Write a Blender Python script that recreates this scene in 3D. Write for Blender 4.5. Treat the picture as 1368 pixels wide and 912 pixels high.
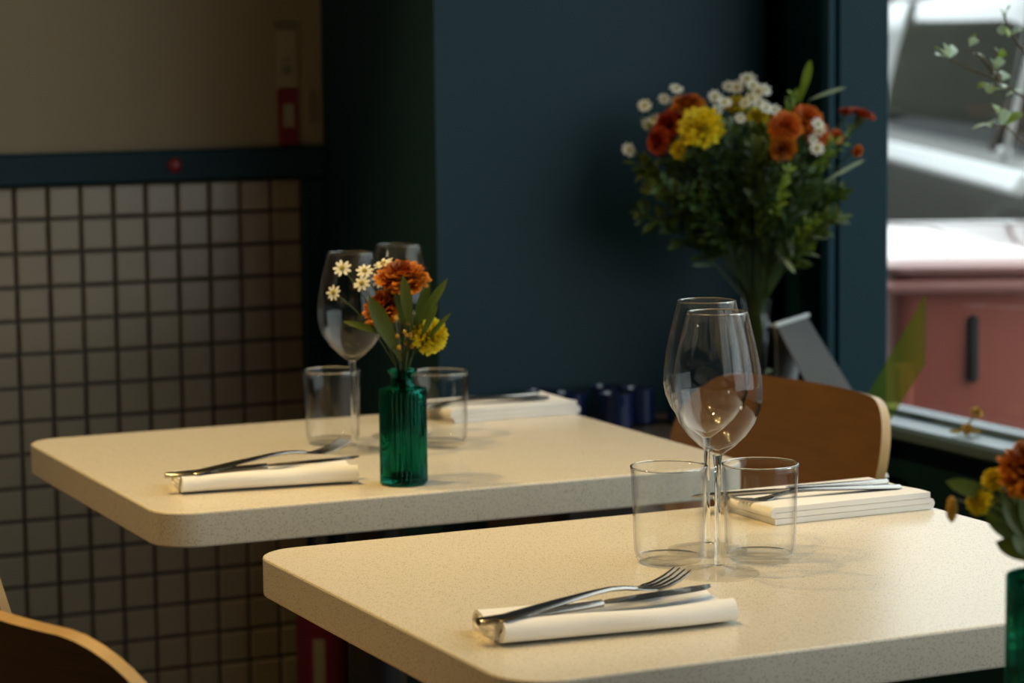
import bpy, math, random
from math import sin, cos, pi, sqrt, radians, tan, atan2
from mathutils import Vector, Matrix

for o in list(bpy.data.objects): bpy.data.objects.remove(o, do_unlink=True)
SC = bpy.context.scene
COL = SC.collection

# ------------------------------------------------------------------ camera
YAW, PITCH, ROLL = 0.433, 0.11157, 0.01157
CAM_H = 1.2156
cam_data = bpy.data.cameras.new('camera')
cam_data.sensor_width = 36.0
cam_data.lens = 3413.16 / 1368 * 36.0
cam_data.dof.use_dof = True
cam_data.dof.focus_distance = 2.36
cam_data.dof.aperture_fstop = 6.4
cam_data.clip_start = 0.05
cam = bpy.data.objects.new('camera', cam_data)
COL.objects.link(cam)
cam.matrix_world = (Matrix.Translation((0, 0, CAM_H)) @ Matrix.Rotation(-YAW, 4, 'Z')
                    @ Matrix.Rotation(pi / 2 - PITCH, 4, 'X') @ Matrix.Rotation(-ROLL, 4, 'Z'))
SC.camera = cam

# ------------------------------------------------------------------ world, daylight, exposure
world = bpy.data.worlds.new('overcast_sky'); SC.world = world
world.use_nodes = True
bgn = world.node_tree.nodes['Background']
bgn.inputs['Color'].default_value = (0.90, 0.96, 1.0, 1)
bgn.inputs['Strength'].default_value = 2.85
SC.view_settings.view_transform = 'Standard'
SC.view_settings.look = 'None'
SC.view_settings.exposure = 0.0
SC.view_settings.gamma = 1.0
SC.view_settings.use_curve_mapping = False
SC.cycles.use_denoising = True
SC.cycles.max_bounces = 14
SC.cycles.diffuse_bounces = 4
SC.cycles.glossy_bounces = 6
SC.cycles.transmission_bounces = 12
SC.cycles.transparent_max_bounces = 32
SC.cycles.sample_clamp_indirect = 4.0
SC.cycles.caustics_reflective = False
SC.cycles.blur_glossy = 0.5
LAMP_POWER = 56.0                      # watts of each ceiling spot head
LAMP_COLOR = (1.0, 0.69, 0.27)

# a portal that guides light sampling through the shop window (it emits nothing itself)
pd = bpy.data.lights.new('window_portal', 'AREA'); pd.shape = 'RECTANGLE'; pd.size = 4.6; pd.size_y = 1.75
pd.cycles.is_portal = True
po = bpy.data.objects.new('window_portal', pd); COL.objects.link(po)
po.location = (2.11, 0.85, 1.64); po.rotation_euler = (radians(90), 0, radians(90))

# ------------------------------------------------------------------ node helpers
def nt(name):
    m = bpy.data.materials.new(name); m.use_nodes = True
    t = m.node_tree; t.nodes.clear()
    out = t.nodes.new('ShaderNodeOutputMaterial')
    return m, t, out
def N(t, typ, **kw):
    n = t.nodes.new(typ)
    for k, v in kw.items(): setattr(n, k, v)
    return n
def L(t, a, b): t.links.new(a, b)

def mat(name, col, rough=0.5, var=0.12, scale=20, bump=0.0, bscale=120, metal=0.0, spec=0.5, coat=0.0, stretch=None, sheen=0.0, sub=0.0):
    """Principled surface whose colour wanders a little with a noise texture, with optional fine relief."""
    m, t, out = nt(name)
    b = N(t, 'ShaderNodeBsdfPrincipled')
    tc = N(t, 'ShaderNodeTexCoord'); mp = N(t, 'ShaderNodeMapping')
    L(t, tc.outputs['Object'], mp.inputs['Vector'])
    if stretch: mp.inputs['Scale'].default_value = stretch
    no = N(t, 'ShaderNodeTexNoise'); no.inputs['Scale'].default_value = scale; no.inputs['Detail'].default_value = 4
    L(t, mp.outputs['Vector'], no.inputs['Vector'])
    mx = N(t, 'ShaderNodeMix', data_type='RGBA')
    c0 = [max(0, c * (1 - var)) for c in col]; c1 = [min(1, c * (1 + var)) for c in col]
    mx.inputs['A'].default_value = (*c0, 1); mx.inputs['B'].default_value = (*c1, 1)
    L(t, no.outputs['Fac'], mx.inputs['Factor']); L(t, mx.outputs['Result'], b.inputs['Base Color'])
    b.inputs['Roughness'].default_value = rough; b.inputs['Metallic'].default_value = metal
    b.inputs['Specular IOR Level'].default_value = spec; b.inputs['Coat Weight'].default_value = coat
    b.inputs['Sheen Weight'].default_value = sheen
    if bump > 0:
        n2 = N(t, 'ShaderNodeTexNoise'); n2.inputs['Scale'].default_value = bscale; n2.inputs['Detail'].default_value = 3
        L(t, mp.outputs['Vector'], n2.inputs['Vector'])
        bp = N(t, 'ShaderNodeBump'); bp.inputs['Strength'].default_value = bump; bp.inputs['Distance'].default_value = 0.002
        L(t, n2.outputs['Fac'], bp.inputs['Height']); L(t, bp.outputs['Normal'], b.inputs['Normal'])
    L(t, b.outputs['BSDF'], out.inputs['Surface'])
    return m

def thin_glass(name, tint=(1, 1, 1), f0=0.045, rough=0.0, power=5.0, edge=0.0):
    """A thin clear wall: straight-through transmission plus Schlick reflection."""
    m, t, out = nt(name)
    tr = N(t, 'ShaderNodeBsdfTransparent'); tr.inputs['Color'].default_value = (*tint, 1)
    gl = N(t, 'ShaderNodeBsdfGlossy'); gl.inputs['Roughness'].default_value = rough
    lw = N(t, 'ShaderNodeLayerWeight'); lw.inputs['Blend'].default_value = 0.5
    pw = N(t, 'ShaderNodeMath', operation='POWER'); pw.inputs[1].default_value = power
    L(t, lw.outputs['Facing'], pw.inputs[0])
    ml = N(t, 'ShaderNodeMath', operation='MULTIPLY_ADD'); ml.inputs[1].default_value = 1 - f0; ml.inputs[2].default_value = f0
    L(t, pw.outputs[0], ml.inputs[0])
    if edge:                                   # longer path through the wall where it is seen edge-on
        p3 = N(t, 'ShaderNodeMath', operation='POWER'); p3.inputs[1].default_value = 4.0; L(t, lw.outputs['Facing'], p3.inputs[0])
        mc = N(t, 'ShaderNodeMix', data_type='RGBA'); mc.inputs['A'].default_value = (*tint, 1); mc.inputs['B'].default_value = (*[c * (1 - edge) for c in tint], 1)
        L(t, p3.outputs[0], mc.inputs['Factor']); L(t, mc.outputs['Result'], tr.inputs['Color'])
    mx = N(t, 'ShaderNodeMixShader'); L(t, ml.outputs[0], mx.inputs[0]); L(t, tr.outputs[0], mx.inputs[1]); L(t, gl.outputs[0], mx.inputs[2])
    L(t, mx.outputs[0], out.inputs['Surface'])
    return m

def solid_glass(name, col=(1, 1, 1), ior=1.48, rough=0.0):
    m, t, out = nt(name)
    g = N(t, 'ShaderNodeBsdfGlass'); g.inputs['Color'].default_value = (*col, 1); g.inputs['IOR'].default_value = ior
    g.inputs['Roughness'].default_value = rough
    L(t, g.outputs[0], out.inputs['Surface'])
    return m

def speckled(name):
    m, t, out = nt(name)
    b = N(t, 'ShaderNodeBsdfPrincipled')
    tc = N(t, 'ShaderNodeTexCoord')
    v = N(t, 'ShaderNodeTexVoronoi'); v.inputs['Scale'].default_value = 620
    L(t, tc.outputs['Object'], v.inputs['Vector'])
    lt = N(t, 'ShaderNodeMath', operation='LESS_THAN'); lt.inputs[1].default_value = 0.30
    L(t, v.outputs['Distance'], lt.inputs[0])
    sep = N(t, 'ShaderNodeSeparateColor'); L(t, v.outputs['Color'], sep.inputs[0])
    g2 = N(t, 'ShaderNodeMath', operation='GREATER_THAN'); g2.inputs[1].default_value = 0.55
    L(t, sep.outputs[0], g2.inputs[0])
    mu = N(t, 'ShaderNodeMath', operation='MULTIPLY'); L(t, lt.outputs[0], mu.inputs[0]); L(t, g2.outputs[0], mu.inputs[1])
    no = N(t, 'ShaderNodeTexNoise'); no.inputs['Scale'].default_value = 240; no.inputs['Detail'].default_value = 2
    L(t, tc.outputs['Object'], no.inputs['Vector'])
    mx0 = N(t, 'ShaderNodeMix', data_type='RGBA'); mx0.inputs['A'].default_value = (0.67, 0.605, 0.485, 1); mx0.inputs['B'].default_value = (0.73, 0.665, 0.545, 1)
    L(t, no.outputs['Fac'], mx0.inputs['Factor'])
    mx = N(t, 'ShaderNodeMix', data_type='RGBA'); mx.inputs['B'].default_value = (0.27, 0.22, 0.16, 1)
    L(t, mx0.outputs['Result'], mx.inputs['A']); L(t, mu.outputs[0], mx.inputs['Factor'])
    L(t, mx.outputs['Result'], b.inputs['Base Color'])
    b.inputs['Roughness'].default_value = 0.27; b.inputs['Specular IOR Level'].default_value = 0.5
    L(t, b.outputs['BSDF'], out.inputs['Surface'])
    return m

def petal_mat(name, base, tip, rough=0.6):
    """Petal pigment runs from base colour to tip colour along each petal (attribute 'tip')."""
    m, t, out = nt(name)
    b = N(t, 'ShaderNodeBsdfPrincipled')
    at = N(t, 'ShaderNodeAttribute', attribute_name='tip')
    no = N(t, 'ShaderNodeTexNoise'); no.inputs['Scale'].default_value = 160
    ad = N(t, 'ShaderNodeMath', operation='MULTIPLY_ADD'); ad.inputs[1].default_value = 0.5
    L(t, no.outputs['Fac'], ad.inputs[0]); L(t, at.outputs['Fac'], ad.inputs[2])
    sb = N(t, 'ShaderNodeMath', operation='SUBTRACT'); sb.inputs[1].default_value = 0.25; sb.use_clamp = True
    L(t, ad.outputs[0], sb.inputs[0])
    mx = N(t, 'ShaderNodeMix', data_type='RGBA'); mx.inputs['A'].default_value = (*base, 1); mx.inputs['B'].default_value = (*tip, 1)
    L(t, sb.outputs[0], mx.inputs['Factor']); L(t, mx.outputs['Result'], b.inputs['Base Color'])
    b.inputs['Roughness'].default_value = rough
    tl = N(t, 'ShaderNodeBsdfTranslucent'); L(t, mx.outputs['Result'], tl.inputs['Color'])
    ms = N(t, 'ShaderNodeMixShader'); ms.inputs[0].default_value = 0.3
    L(t, b.outputs[0], ms.inputs[1]); L(t, tl.outputs[0], ms.inputs[2]); L(t, ms.outputs[0], out.inputs['Surface'])
    return m

def leaf_mat(name, col, rough=0.45):
    m, t, out = nt(name)
    b = N(t, 'ShaderNodeBsdfPrincipled')
    no = N(t, 'ShaderNodeTexNoise'); no.inputs['Scale'].default_value = 60
    mx = N(t, 'ShaderNodeMix', data_type='RGBA'); mx.inputs['A'].default_value = (*[c * 0.75 for c in col], 1); mx.inputs['B'].default_value = (*[c * 1.25 for c in col], 1)
    L(t, no.outputs['Fac'], mx.inputs['Factor']); L(t, mx.outputs['Result'], b.inputs['Base Color'])
    b.inputs['Roughness'].default_value = rough
    tl = N(t, 'ShaderNodeBsdfTranslucent'); L(t, mx.outputs['Result'], tl.inputs['Color'])
    ms = N(t, 'ShaderNodeMixShader'); ms.inputs[0].default_value = 0.35
    L(t, b.outputs[0], ms.inputs[1]); L(t, tl.outputs[0], ms.inputs[2]); L(t, ms.outputs[0], out.inputs['Surface'])
    return m

def emit_mat(name, col, s):
    m, t, out = nt(name)
    e = N(t, 'ShaderNodeEmission'); e.inputs['Color'].default_value = (*col, 1); e.inputs['Strength'].default_value = s
    L(t, e.outputs[0], out.inputs['Surface'])
    return m

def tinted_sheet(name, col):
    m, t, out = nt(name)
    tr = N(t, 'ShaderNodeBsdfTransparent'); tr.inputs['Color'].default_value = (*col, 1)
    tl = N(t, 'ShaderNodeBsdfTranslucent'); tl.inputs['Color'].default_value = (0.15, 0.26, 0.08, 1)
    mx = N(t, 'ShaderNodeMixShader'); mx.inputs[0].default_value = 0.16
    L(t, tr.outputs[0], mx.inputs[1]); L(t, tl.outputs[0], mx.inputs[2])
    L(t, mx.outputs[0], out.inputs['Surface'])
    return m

M = {}
M['quartz'] = speckled('quartz')
M['black_metal'] = mat('black_metal', (0.015, 0.015, 0.016), 0.4, 0.2)
M['teal'] = mat('teal_paint', (0.0085, 0.031, 0.043), 0.55, 0.06, 6, 0.15, 300, spec=0.2)
M['teal_gloss'] = mat('teal_gloss', (0.006, 0.033, 0.043), 0.5, 0.06, 6, 0.05, 200, spec=0.15)
M['cream'] = mat('cream_paint', (0.30, 0.23, 0.135), 0.7, 0.05, 4, 0.2, 250)
M['tile'] = mat('tile_glaze', (0.33, 0.265, 0.175), 0.22, 0.08, 9)
M['grout'] = mat('grout', (0.10, 0.095, 0.075), 0.9, 0.2, 60, 0.4, 300)
M['floor'] = mat('floor_screed', (0.06, 0.055, 0.05), 0.5, 0.25, 5, 0.2, 80)
M['ceiling'] = mat('ceiling_paint', (0.10, 0.09, 0.075), 0.9, 0.05)
M['darkwall'] = mat('dark_wall', (0.15, 0.14, 0.13), 0.8, 0.1)
M['ply'] = mat('ply_face', (0.20, 0.092, 0.024), 0.42, 0.3, 14, 0.08, 160, stretch=(1, 1, 9))
M['plyedge'] = mat('ply_edge', (0.54, 0.33, 0.125), 0.4, 0.25, 30, stretch=(1, 1, 1))
M['linen'] = mat('linen', (0.88, 0.86, 0.83), 0.85, 0.04, 40, 0.35, 900, sheen=0.3)
M['steel'] = mat('steel', (0.38, 0.35, 0.31), 0.22, 0.1, 40, metal=1.0)
M['clear'] = thin_glass('clear_glass', (0.99, 0.99, 0.985), 0.022, power=4.5, edge=0.35)
M['clear_flat'] = thin_glass('clear_glass_base', (0.985, 0.985, 0.98), 0.02, power=8.5)
M['clear_solid'] = solid_glass('clear_solid_glass', (0.97, 0.98, 0.97))
M['green_glass'] = solid_glass('green_glass', (0.20, 0.58, 0.50), 1.45)
M['pane'] = thin_glass('window_pane', (0.93, 0.96, 0.95), 0.04)
M['orange'] = petal_mat('orange_petal', (0.24, 0.018, 0.004), (0.88, 0.34, 0.015))
M['orange2'] = petal_mat('bright_orange_petal', (0.50, 0.06, 0.008), (0.92, 0.32, 0.02))
M['red'] = petal_mat('red_petal', (0.28, 0.015, 0.008), (0.66, 0.10, 0.018))
M['yellow'] = petal_mat('yellow_petal', (0.72, 0.55, 0.01), (0.90, 0.80, 0.03))
M['white_petal'] = petal_mat('white_petal', (0.75, 0.74, 0.55), (0.85, 0.84, 0.76))
M['disc'] = mat('flower_disc', (0.30, 0.24, 0.02), 0.8, 0.3, 300)
M['bud'] = mat('golden_bud', (0.42, 0.24, 0.02), 0.7, 0.3, 300)
M['leaf'] = leaf_mat('broad_leaf', (0.085, 0.125, 0.018))
M['leaf_l'] = leaf_mat('light_leaf', (0.25, 0.36, 0.035))
M['leaf_d'] = leaf_mat('dark_leaf', (0.05, 0.095, 0.018))
M['leaf_p'] = leaf_mat('pale_leaf', (0.50, 0.64, 0.42), 0.25)
M['stem'] = leaf_mat('green_stem', (0.07, 0.12, 0.025))
M['twig'] = mat('brown_twig', (0.13, 0.10, 0.05), 0.7)
M['dry'] = mat('dried_petal', (0.50, 0.30, 0.05), 0.8, 0.3, 200)
M['water'] = solid_glass('water', (0.93, 0.97, 0.9), 1.33)
M['grey_card'] = mat('grey_card', (0.055, 0.054, 0.052), 0.75, 0.05)
M['white_card'] = mat('white_card', (0.50, 0.51, 0.51), 0.7, 0.03)
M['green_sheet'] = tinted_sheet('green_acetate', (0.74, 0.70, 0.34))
M['red_paint'] = mat('red_enamel', (0.11, 0.006, 0.014), 0.35, 0.08)
M['red_sign'] = mat('red_sign', (0.20, 0.012, 0.010), 0.6, 0.1)
M['pale_sign'] = mat('pale_sign', (0.36, 0.30, 0.20), 0.6, 0.05)
M['grey_mark'] = mat('grey_mark', (0.19, 0.155, 0.10), 0.7, 0.1)
M['bottle'] = mat('dark_bottle_glass', (0.008, 0.016, 0.06), 0.08, 0.1, coat=0.5)
M['foil'] = mat('blue_foil', (0.02, 0.05, 0.20), 0.2, 0.1, metal=0.6)
M['darkwood'] = mat('dark_wood', (0.03, 0.024, 0.02), 0.5, 0.3, 12, stretch=(1, 8, 1))
M['binred'] = mat('bin_red', (0.42, 0.115, 0.08), 0.34, 0.12, 5, coat=0.4)
M['binlid'] = mat('bin_lid', (0.46, 0.20, 0.17), 0.16, 0.08, 5, coat=1.0)
M['slot'] = mat('dark_recess', (0.02, 0.015, 0.014), 0.7)
M['rubber'] = mat('rubber', (0.02, 0.02, 0.02), 0.8)
M['carpaint'] = mat('car_paint', (0.03, 0.027, 0.025), 0.25, 0.05, coat=0.3)  # dark reflection coloured into the silver van's lower body
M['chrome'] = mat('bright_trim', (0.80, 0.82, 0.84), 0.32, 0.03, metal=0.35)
M['carglass'] = mat('car_glass', (0.03, 0.034, 0.03), 0.06, 0.5, 3, spec=0.6)
M['headlamp'] = mat('headlamp', (0.6, 0.6, 0.62), 0.15)
M['pavement'] = mat('pavement', (0.22, 0.215, 0.205), 0.85, 0.15, 8, 0.4, 60)
M['asphalt'] = mat('asphalt', (0.07, 0.07, 0.072), 0.9, 0.2, 30, 0.5, 90)
M['brick'] = mat('facade_brick', (0.17, 0.10, 0.075), 0.85, 0.25, 12, 0.4, 60)
M['dark_brick'] = mat('dark_brick', (0.085, 0.082, 0.060), 0.85, 0.35, 3, 0.4, 60)
M['sill'] = mat('sill_paint', (0.11, 0.165, 0.195), 0.3, 0.08, 8)
M['stone'] = mat('facade_stone', (0.42, 0.40, 0.36), 0.8, 0.1, 10)
M['winglass'] = mat('facade_glass', (0.03, 0.035, 0.04), 0.08, 0.2)
M['terracotta'] = mat('terracotta', (0.40, 0.17, 0.09), 0.8, 0.12, 20)
M['soil'] = mat('soil', (0.04, 0.03, 0.02), 0.95, 0.3, 80, 0.6, 100)
M['globe'] = emit_mat('lamp_globe', (1.0, 0.84, 0.62), 24)
M['redlamp'] = mat('red_button', (0.25, 0.018, 0.025), 0.3, 0.05)

# ------------------------------------------------------------------ mesh builder
class MB:
    def __init__(s): s.v = []; s.f = []; s.m = []; s.t = {}
    def add(s, v, f, mi=0):
        o = len(s.v); s.v += [Vector(p) for p in v]
        for q in f: s.f.append(tuple(i + o for i in q)); s.m.append(mi)
        return o
    def box(s, lo, hi, mi=0, mtx=None):
        x0, y0, z0 = lo; x1, y1, z1 = hi
        v = [Vector(p) for p in ((x0,y0,z0),(x1,y0,z0),(x1,y1,z0),(x0,y1,z0),(x0,y0,z1),(x1,y0,z1),(x1,y1,z1),(x0,y1,z1))]
        if mtx: v = [mtx @ p for p in v]
        s.add(v, [(0,3,2,1),(4,5,6,7),(0,1,5,4),(1,2,6,5),(2,3,7,6),(3,0,4,7)], mi)
    def cbox(s, lo, hi, b, mi=0, mtx=None):
        """box with chamfered edges"""
        pts = []
        lo = Vector(lo); hi = Vector(hi)
        ring = lambda z, i: [(lo.x+b+i, lo.y+i, z), (hi.x-b-i, lo.y+i, z), (hi.x-i, lo.y+b+i, z), (hi.x-i, hi.y-b-i, z),
                             (hi.x-b-i, hi.y-i, z), (lo.x+b+i, hi.y-i, z), (lo.x+i, hi.y-b-i, z), (lo.x+i, lo.y+b+i, z)]
        rings = [ring(lo.z, b), ring(lo.z + b, 0), ring(hi.z - b, 0), ring(hi.z, b)]
        s.loft(rings, True, True, mi, mtx)
    def loft(s, rings, cap0=True, cap1=True, mi=0, mtx=None, closed=True):
        n = len(rings[0]); v = [Vector(p) for r in rings for p in r]
        if mtx: v = [mtx @ p for p in v]
        f = []
        for k in range(len(rings) - 1):
            for i in range(n if closed else n - 1):
                j = (i + 1) % n
                f.append((k*n+i, k*n+j, (k+1)*n+j, (k+1)*n+i))
        if cap0: f.append(tuple(range(n - 1, -1, -1)))
        if cap1: f.append(tuple((len(rings)-1)*n + i for i in range(n)))
        s.add(v, f, mi)
    def lathe(s, prof, seg=32, c=(0, 0, 0), mi=0, caps=True, mtx=None):
        rings = [[(c[0] + r*cos(2*pi*i/seg), c[1] + r*sin(2*pi*i/seg), c[2] + z) for i in range(seg)] for r, z in prof]
        s.loft(rings, caps, caps, mi, mtx)
    def tube(s, path, rad, seg=8, mi=0, caps=True):
        P = [Vector(p) for p in path]; n = len(P)
        if not hasattr(rad, '__len__'): rad = [rad] * n
        rings = []; up = None
        for i in range(n):
            d = (P[min(i+1, n-1)] - P[max(i-1, 0)]); d.normalize()
            if up is None:
                up = Vector((0, 0, 1)) if abs(d.z) < 0.9 else Vector((1, 0, 0))
            a = d.cross(up); a.normalize(); b = a.cross(d); up = b
            rings.append([P[i] + a*(rad[i]*cos(2*pi*k/seg)) + b*(rad[i]*sin(2*pi*k/seg)) for k in range(seg)])
        s.loft(rings, caps, caps, mi)
    def build(s, name, mats, parent=None, smooth=True, loc=None, angle=40):
        me = bpy.data.meshes.new(name)
        me.from_pydata([tuple(p) for p in s.v], [], s.f)
        if not isinstance(mats, (list, tuple)): mats = [mats]
        for k in mats: me.materials.append(M[k])
        for i, p in enumerate(me.polygons): p.material_index = s.m[i]; p.use_smooth = smooth
        if s.t:
            a = me.attributes.new('tip', 'FLOAT', 'POINT')
            for i in range(len(s.v)): a.data[i].value = s.t.get(i, 0.0)
        me.validate(); me.update()
        if smooth and angle: me.set_sharp_from_angle(angle=radians(angle))
        o = bpy.data.objects.new(name, me); COL.objects.link(o)
        if loc is not None: o.location = loc
        if parent is not None: o.parent = parent
        return o

def tag(o, label=None, cat=None, group=None, kind=None):
    if label: o['label'] = label
    if cat: o['category'] = cat
    if group: o['group'] = group
    if kind: o['kind'] = kind
    return o
def thing(name, label, cat, loc=(0, 0, 0), rz=0, group=None):
    o = bpy.data.objects.new(name, None); COL.objects.link(o)
    o.empty_display_size = 0.05
    o.location = loc; o.rotation_euler = (0, 0, rz)
    return tag(o, label, cat, group)
def struct(o): o['kind'] = 'structure'; return o
def copy_tree(o, parent=None):
    c = o.copy(); COL.objects.link(c); c.parent = parent
    for ch in list(o.children): copy_tree(ch, c)
    return c
RIGHT = Vector((cos(YAW), -sin(YAW), 0)); FWD = Vector((sin(YAW), cos(YAW), 0)); UP = Vector((0, 0, 1))

# ================================================================== THE SETTING
TILE_Y, PIER_X, TEAL_Y, WIN_X = 3.77, 1.42, 3.32, 2.075
ROOM_X0, ROOM_Y0, CEIL = -3.2, -3.0, 2.75
m = MB(); m.box((ROOM_X0, ROOM_Y0, -0.1), (WIN_X, 4.0, 0.0)); struct(m.build('floor', 'floor', smooth=False))
m = MB(); m.box((ROOM_X0, ROOM_Y0, CEIL), (WIN_X + 0.25, 4.0, CEIL + 0.1)); struct(m.build('ceiling', 'ceiling', smooth=False))
m = MB(); m.box((ROOM_X0 - 0.1, ROOM_Y0, 0), (ROOM_X0, 4.0, CEIL)); struct(m.build('wall_left', 'darkwall', smooth=False))
m = MB(); m.box((ROOM_X0, ROOM_Y0 - 0.1, 0), (WIN_X + 0.25, ROOM_Y0, CEIL)); struct(m.build('wall_front', 'darkwall', smooth=False))

# back wall of the alcove: cream paint above, mortar bed carrying the tiles below
RAIL0, RAIL1 = 1.030, 1.078
wb = MB()
wb.box((ROOM_X0, TILE_Y, RAIL0), (PIER_X, TILE_Y + 0.12, CEIL), 0)
wb.box((ROOM_X0, TILE_Y + 0.004, 0.0), (PIER_X, TILE_Y + 0.12, RAIL0), 1)
wall_back = struct(wb.build('wall_back', ['cream', 'grout'], smooth=False))
PITCH_T = 0.0506; TS = 0.0455
tm = MB(); b = 0.0022
tm.loft([[(x, -0.006 + 0.006*0 + d, z) for x, z in ((i, i), (TS - i, i), (TS - i, TS - i), (i, TS - i))] for d, i in ((0.008, 0), (0.002, 0), (0.0, b))], False, True)
tile0 = tm.build('tile', 'tile', wall_back, smooth=False)
first = True
x_end = 1.379
rest = MB()
for c in range(40):
    for r in range(21):
        x = x_end - (c + 1) * PITCH_T + (PITCH_T - TS); z = RAIL0 - 0.003 - (r + 1) * PITCH_T + (PITCH_T - TS)
        if z < 0.002: continue
        if c < 13:
            o = tile0 if first else tile0.copy()
            if not first: COL.objects.link(o); o.parent = wall_back
            first = False
            rr = random.Random(c * 31 + r)
            o.location = (x + rr.uniform(-.0004, .0004), TILE_Y + 0.002 + rr.uniform(-.0006, .0006), z + rr.uniform(-.0004, .0004))
        else:
            rest.box((x, TILE_Y - 0.004, z), (x + TS, TILE_Y + 0.004, z + TS))
rst = rest.build('tile_field', 'tile', wall_back, smooth=False); rst['kind'] = 'stuff'
# dado rail and the upright strip that ends the tiling
m = MB(); m.cbox((ROOM_X0, TILE_Y - 0.022, RAIL0), (PIER_X, TILE_Y + 0.01, RAIL1), 0.004); struct(m.build('trim_1', 'teal', smooth=False))
m = MB(); m.cbox((x_end + 0.001, TILE_Y - 0.012, 0.0), (PIER_X, TILE_Y + 0.01, RAIL0), 0.003); struct(m.build('trim_2', 'teal', smooth=False))
# teal pier: its left flank faces the alcove, its face runs on to the shop window
m = MB(); m.box((PIER_X, TEAL_Y, 0), (1.955, 4.0, CEIL)); struct(m.build('wall_right', 'teal', smooth=False))
# dark shadow gap between the pier face and the window frame
m = MB(); m.box((1.955, TEAL_Y + 0.10, 0), (WIN_X + 0.03, 4.0, CEIL)); struct(m.build('wall_recess', 'teal', smooth=False))

# ------------------------------------------------------------------ shop window
LEDGE_Z, LEDGE_X = 0.686, 2.000
WX = WIN_X; WY1 = 3.200; WY0 = -1.45; WZ1 = 2.5
win = struct(thing('window_1', None, None, (WX, WY0, LEDGE_Z)))
def wbox(name, lo, hi, mt, bev=0.004):
    m = MB(); m.cbox([a - bb for a, bb in zip(lo, (WX, WY0, LEDGE_Z))], [a - bb for a, bb in zip(hi, (WX, WY0, LEDGE_Z))], bev)
    return m.build(name, mt, win, smooth=False)
wbox('window_post', (1.998, WY1, 0.0), (WX + 0.022, TEAL_Y + 0.1, CEIL), 'teal_gloss', 0.003)
wbox('post_moulding', (1.978, WY1 - 0.012, 0.0), (2.000, WY1 + 0.06, CEIL), 'teal_gloss', 0.007)
wbox('post_bead', (2.006, WY1 - 0.006, LEDGE_Z), (2.012, WY1 + 0.005, CEIL), 'teal_gloss', 0.002)
wbox('window_head', (WX, WY0, WZ1), (WX + 0.022, WY1, CEIL), 'teal_gloss')
wbox('window_post', (WX, WY0 - 0.1, 0.0), (WX + 0.03, WY0, CEIL), 'teal_gloss')
wbox('bottom_rail', (WX - 0.012, WY0, LEDGE_Z - 0.02), (WX + 0.03, WY1, LEDGE_Z + 0.008), 'sill', 0.003)
wbox('mullion', (WX - 0.01, 1.02, LEDGE_Z + 0.008), (WX + 0.03, 1.08, WZ1), 'teal_gloss')
wbox('pane', (WX + 0.012, 1.08, LEDGE_Z + 0.008), (WX + 0.018, WY1, WZ1), 'pane', 0.001)
wbox('pane', (WX + 0.012, WY0, LEDGE_Z + 0.008), (WX + 0.018, 1.02, WZ1), 'pane', 0.001)
wbox('window_sill', (LEDGE_X, WY0, LEDGE_Z - 0.022), (WX, TEAL_Y, LEDGE_Z), 'sill', 0.005)
m = MB(); m.box((LEDGE_X + 0.03, WY0, 0), (WX + 0.03, TEAL_Y + 0.1, LEDGE_Z - 0.022)); struct(m.build('wall_sill', 'teal', smooth=False))
m = MB(); m.box((WX, ROOM_Y0, 0), (WX + 0.03, WY0 - 0.1, CEIL)); struct(m.build('wall_street', 'teal', smooth=False))

# ================================================================== TABLES
TW, TD, TT, TZ = 0.70, 0.589, 0.0373, 0.75
def rrect(w, d, r, z, seg=8):
    pts = []
    for cx, cy, a0 in ((w/2-r, d/2-r, 0), (-w/2+r, d/2-r, 90), (-w/2+r, -d/2+r, 180), (w/2-r, -d/2+r, 270)):
        for k in range(seg + 1):
            a = radians(a0 + 90*k/seg); pts.append((cx + r*cos(a), cy + r*sin(a), z))
    return pts
def make_table(label, loc, rz):
    t = thing('restaurant_table', label, 'table', (loc[0], loc[1], 0), rz, 'restaurant tables in a row')
    m = MB(); R = 0.045; e = 0.0022
    m.loft([rrect(TW-2*e, TD-2*e, R-e, TZ-TT), rrect(TW-e*.6, TD-e*.6, R-e*.3, TZ-TT+e*.3), rrect(TW, TD, R, TZ-TT+e), rrect(TW, TD, R, TZ-e), rrect(TW-e*.6, TD-e*.6, R-e*.3, TZ-e*.3), rrect(TW-2*e, TD-2*e, R-e, TZ)])
    m.build('tabletop', 'quartz', t, angle=18)
    m = MB(); m.lathe([(0.035, 0.02), (0.035, TZ-TT-0.012)], 24); m.build('pedestal_column', 'black_metal', t)
    m = MB(); m.loft([rrect(.30, .30, .02, TZ-TT-.012), rrect(.30, .30, .02, TZ-TT-.0005)]); m.build('mounting_plate', 'black_metal', t)
    m = MB(); m.loft([rrect(.42, .40, .03, 0.001), rrect(.42, .40, .03, 0.012), rrect(.12, .12, .03, 0.022)]); m.build('base_plate', 'black_metal', t)
    return t
T1 = (1.109, 2.793); T2 = (1.127, 1.985); T3 = (1.145, 1.170)
make_table('cream speckled stone table beside the teal wall, farther of the two in view', T1, -0.0072)
make_table('cream speckled stone table in front, with the two overlapping wine glasses', T2, 0.0073)
make_table('cream speckled stone table nearest the camera, under the blurred green vase', T3, 0.0)

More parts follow.
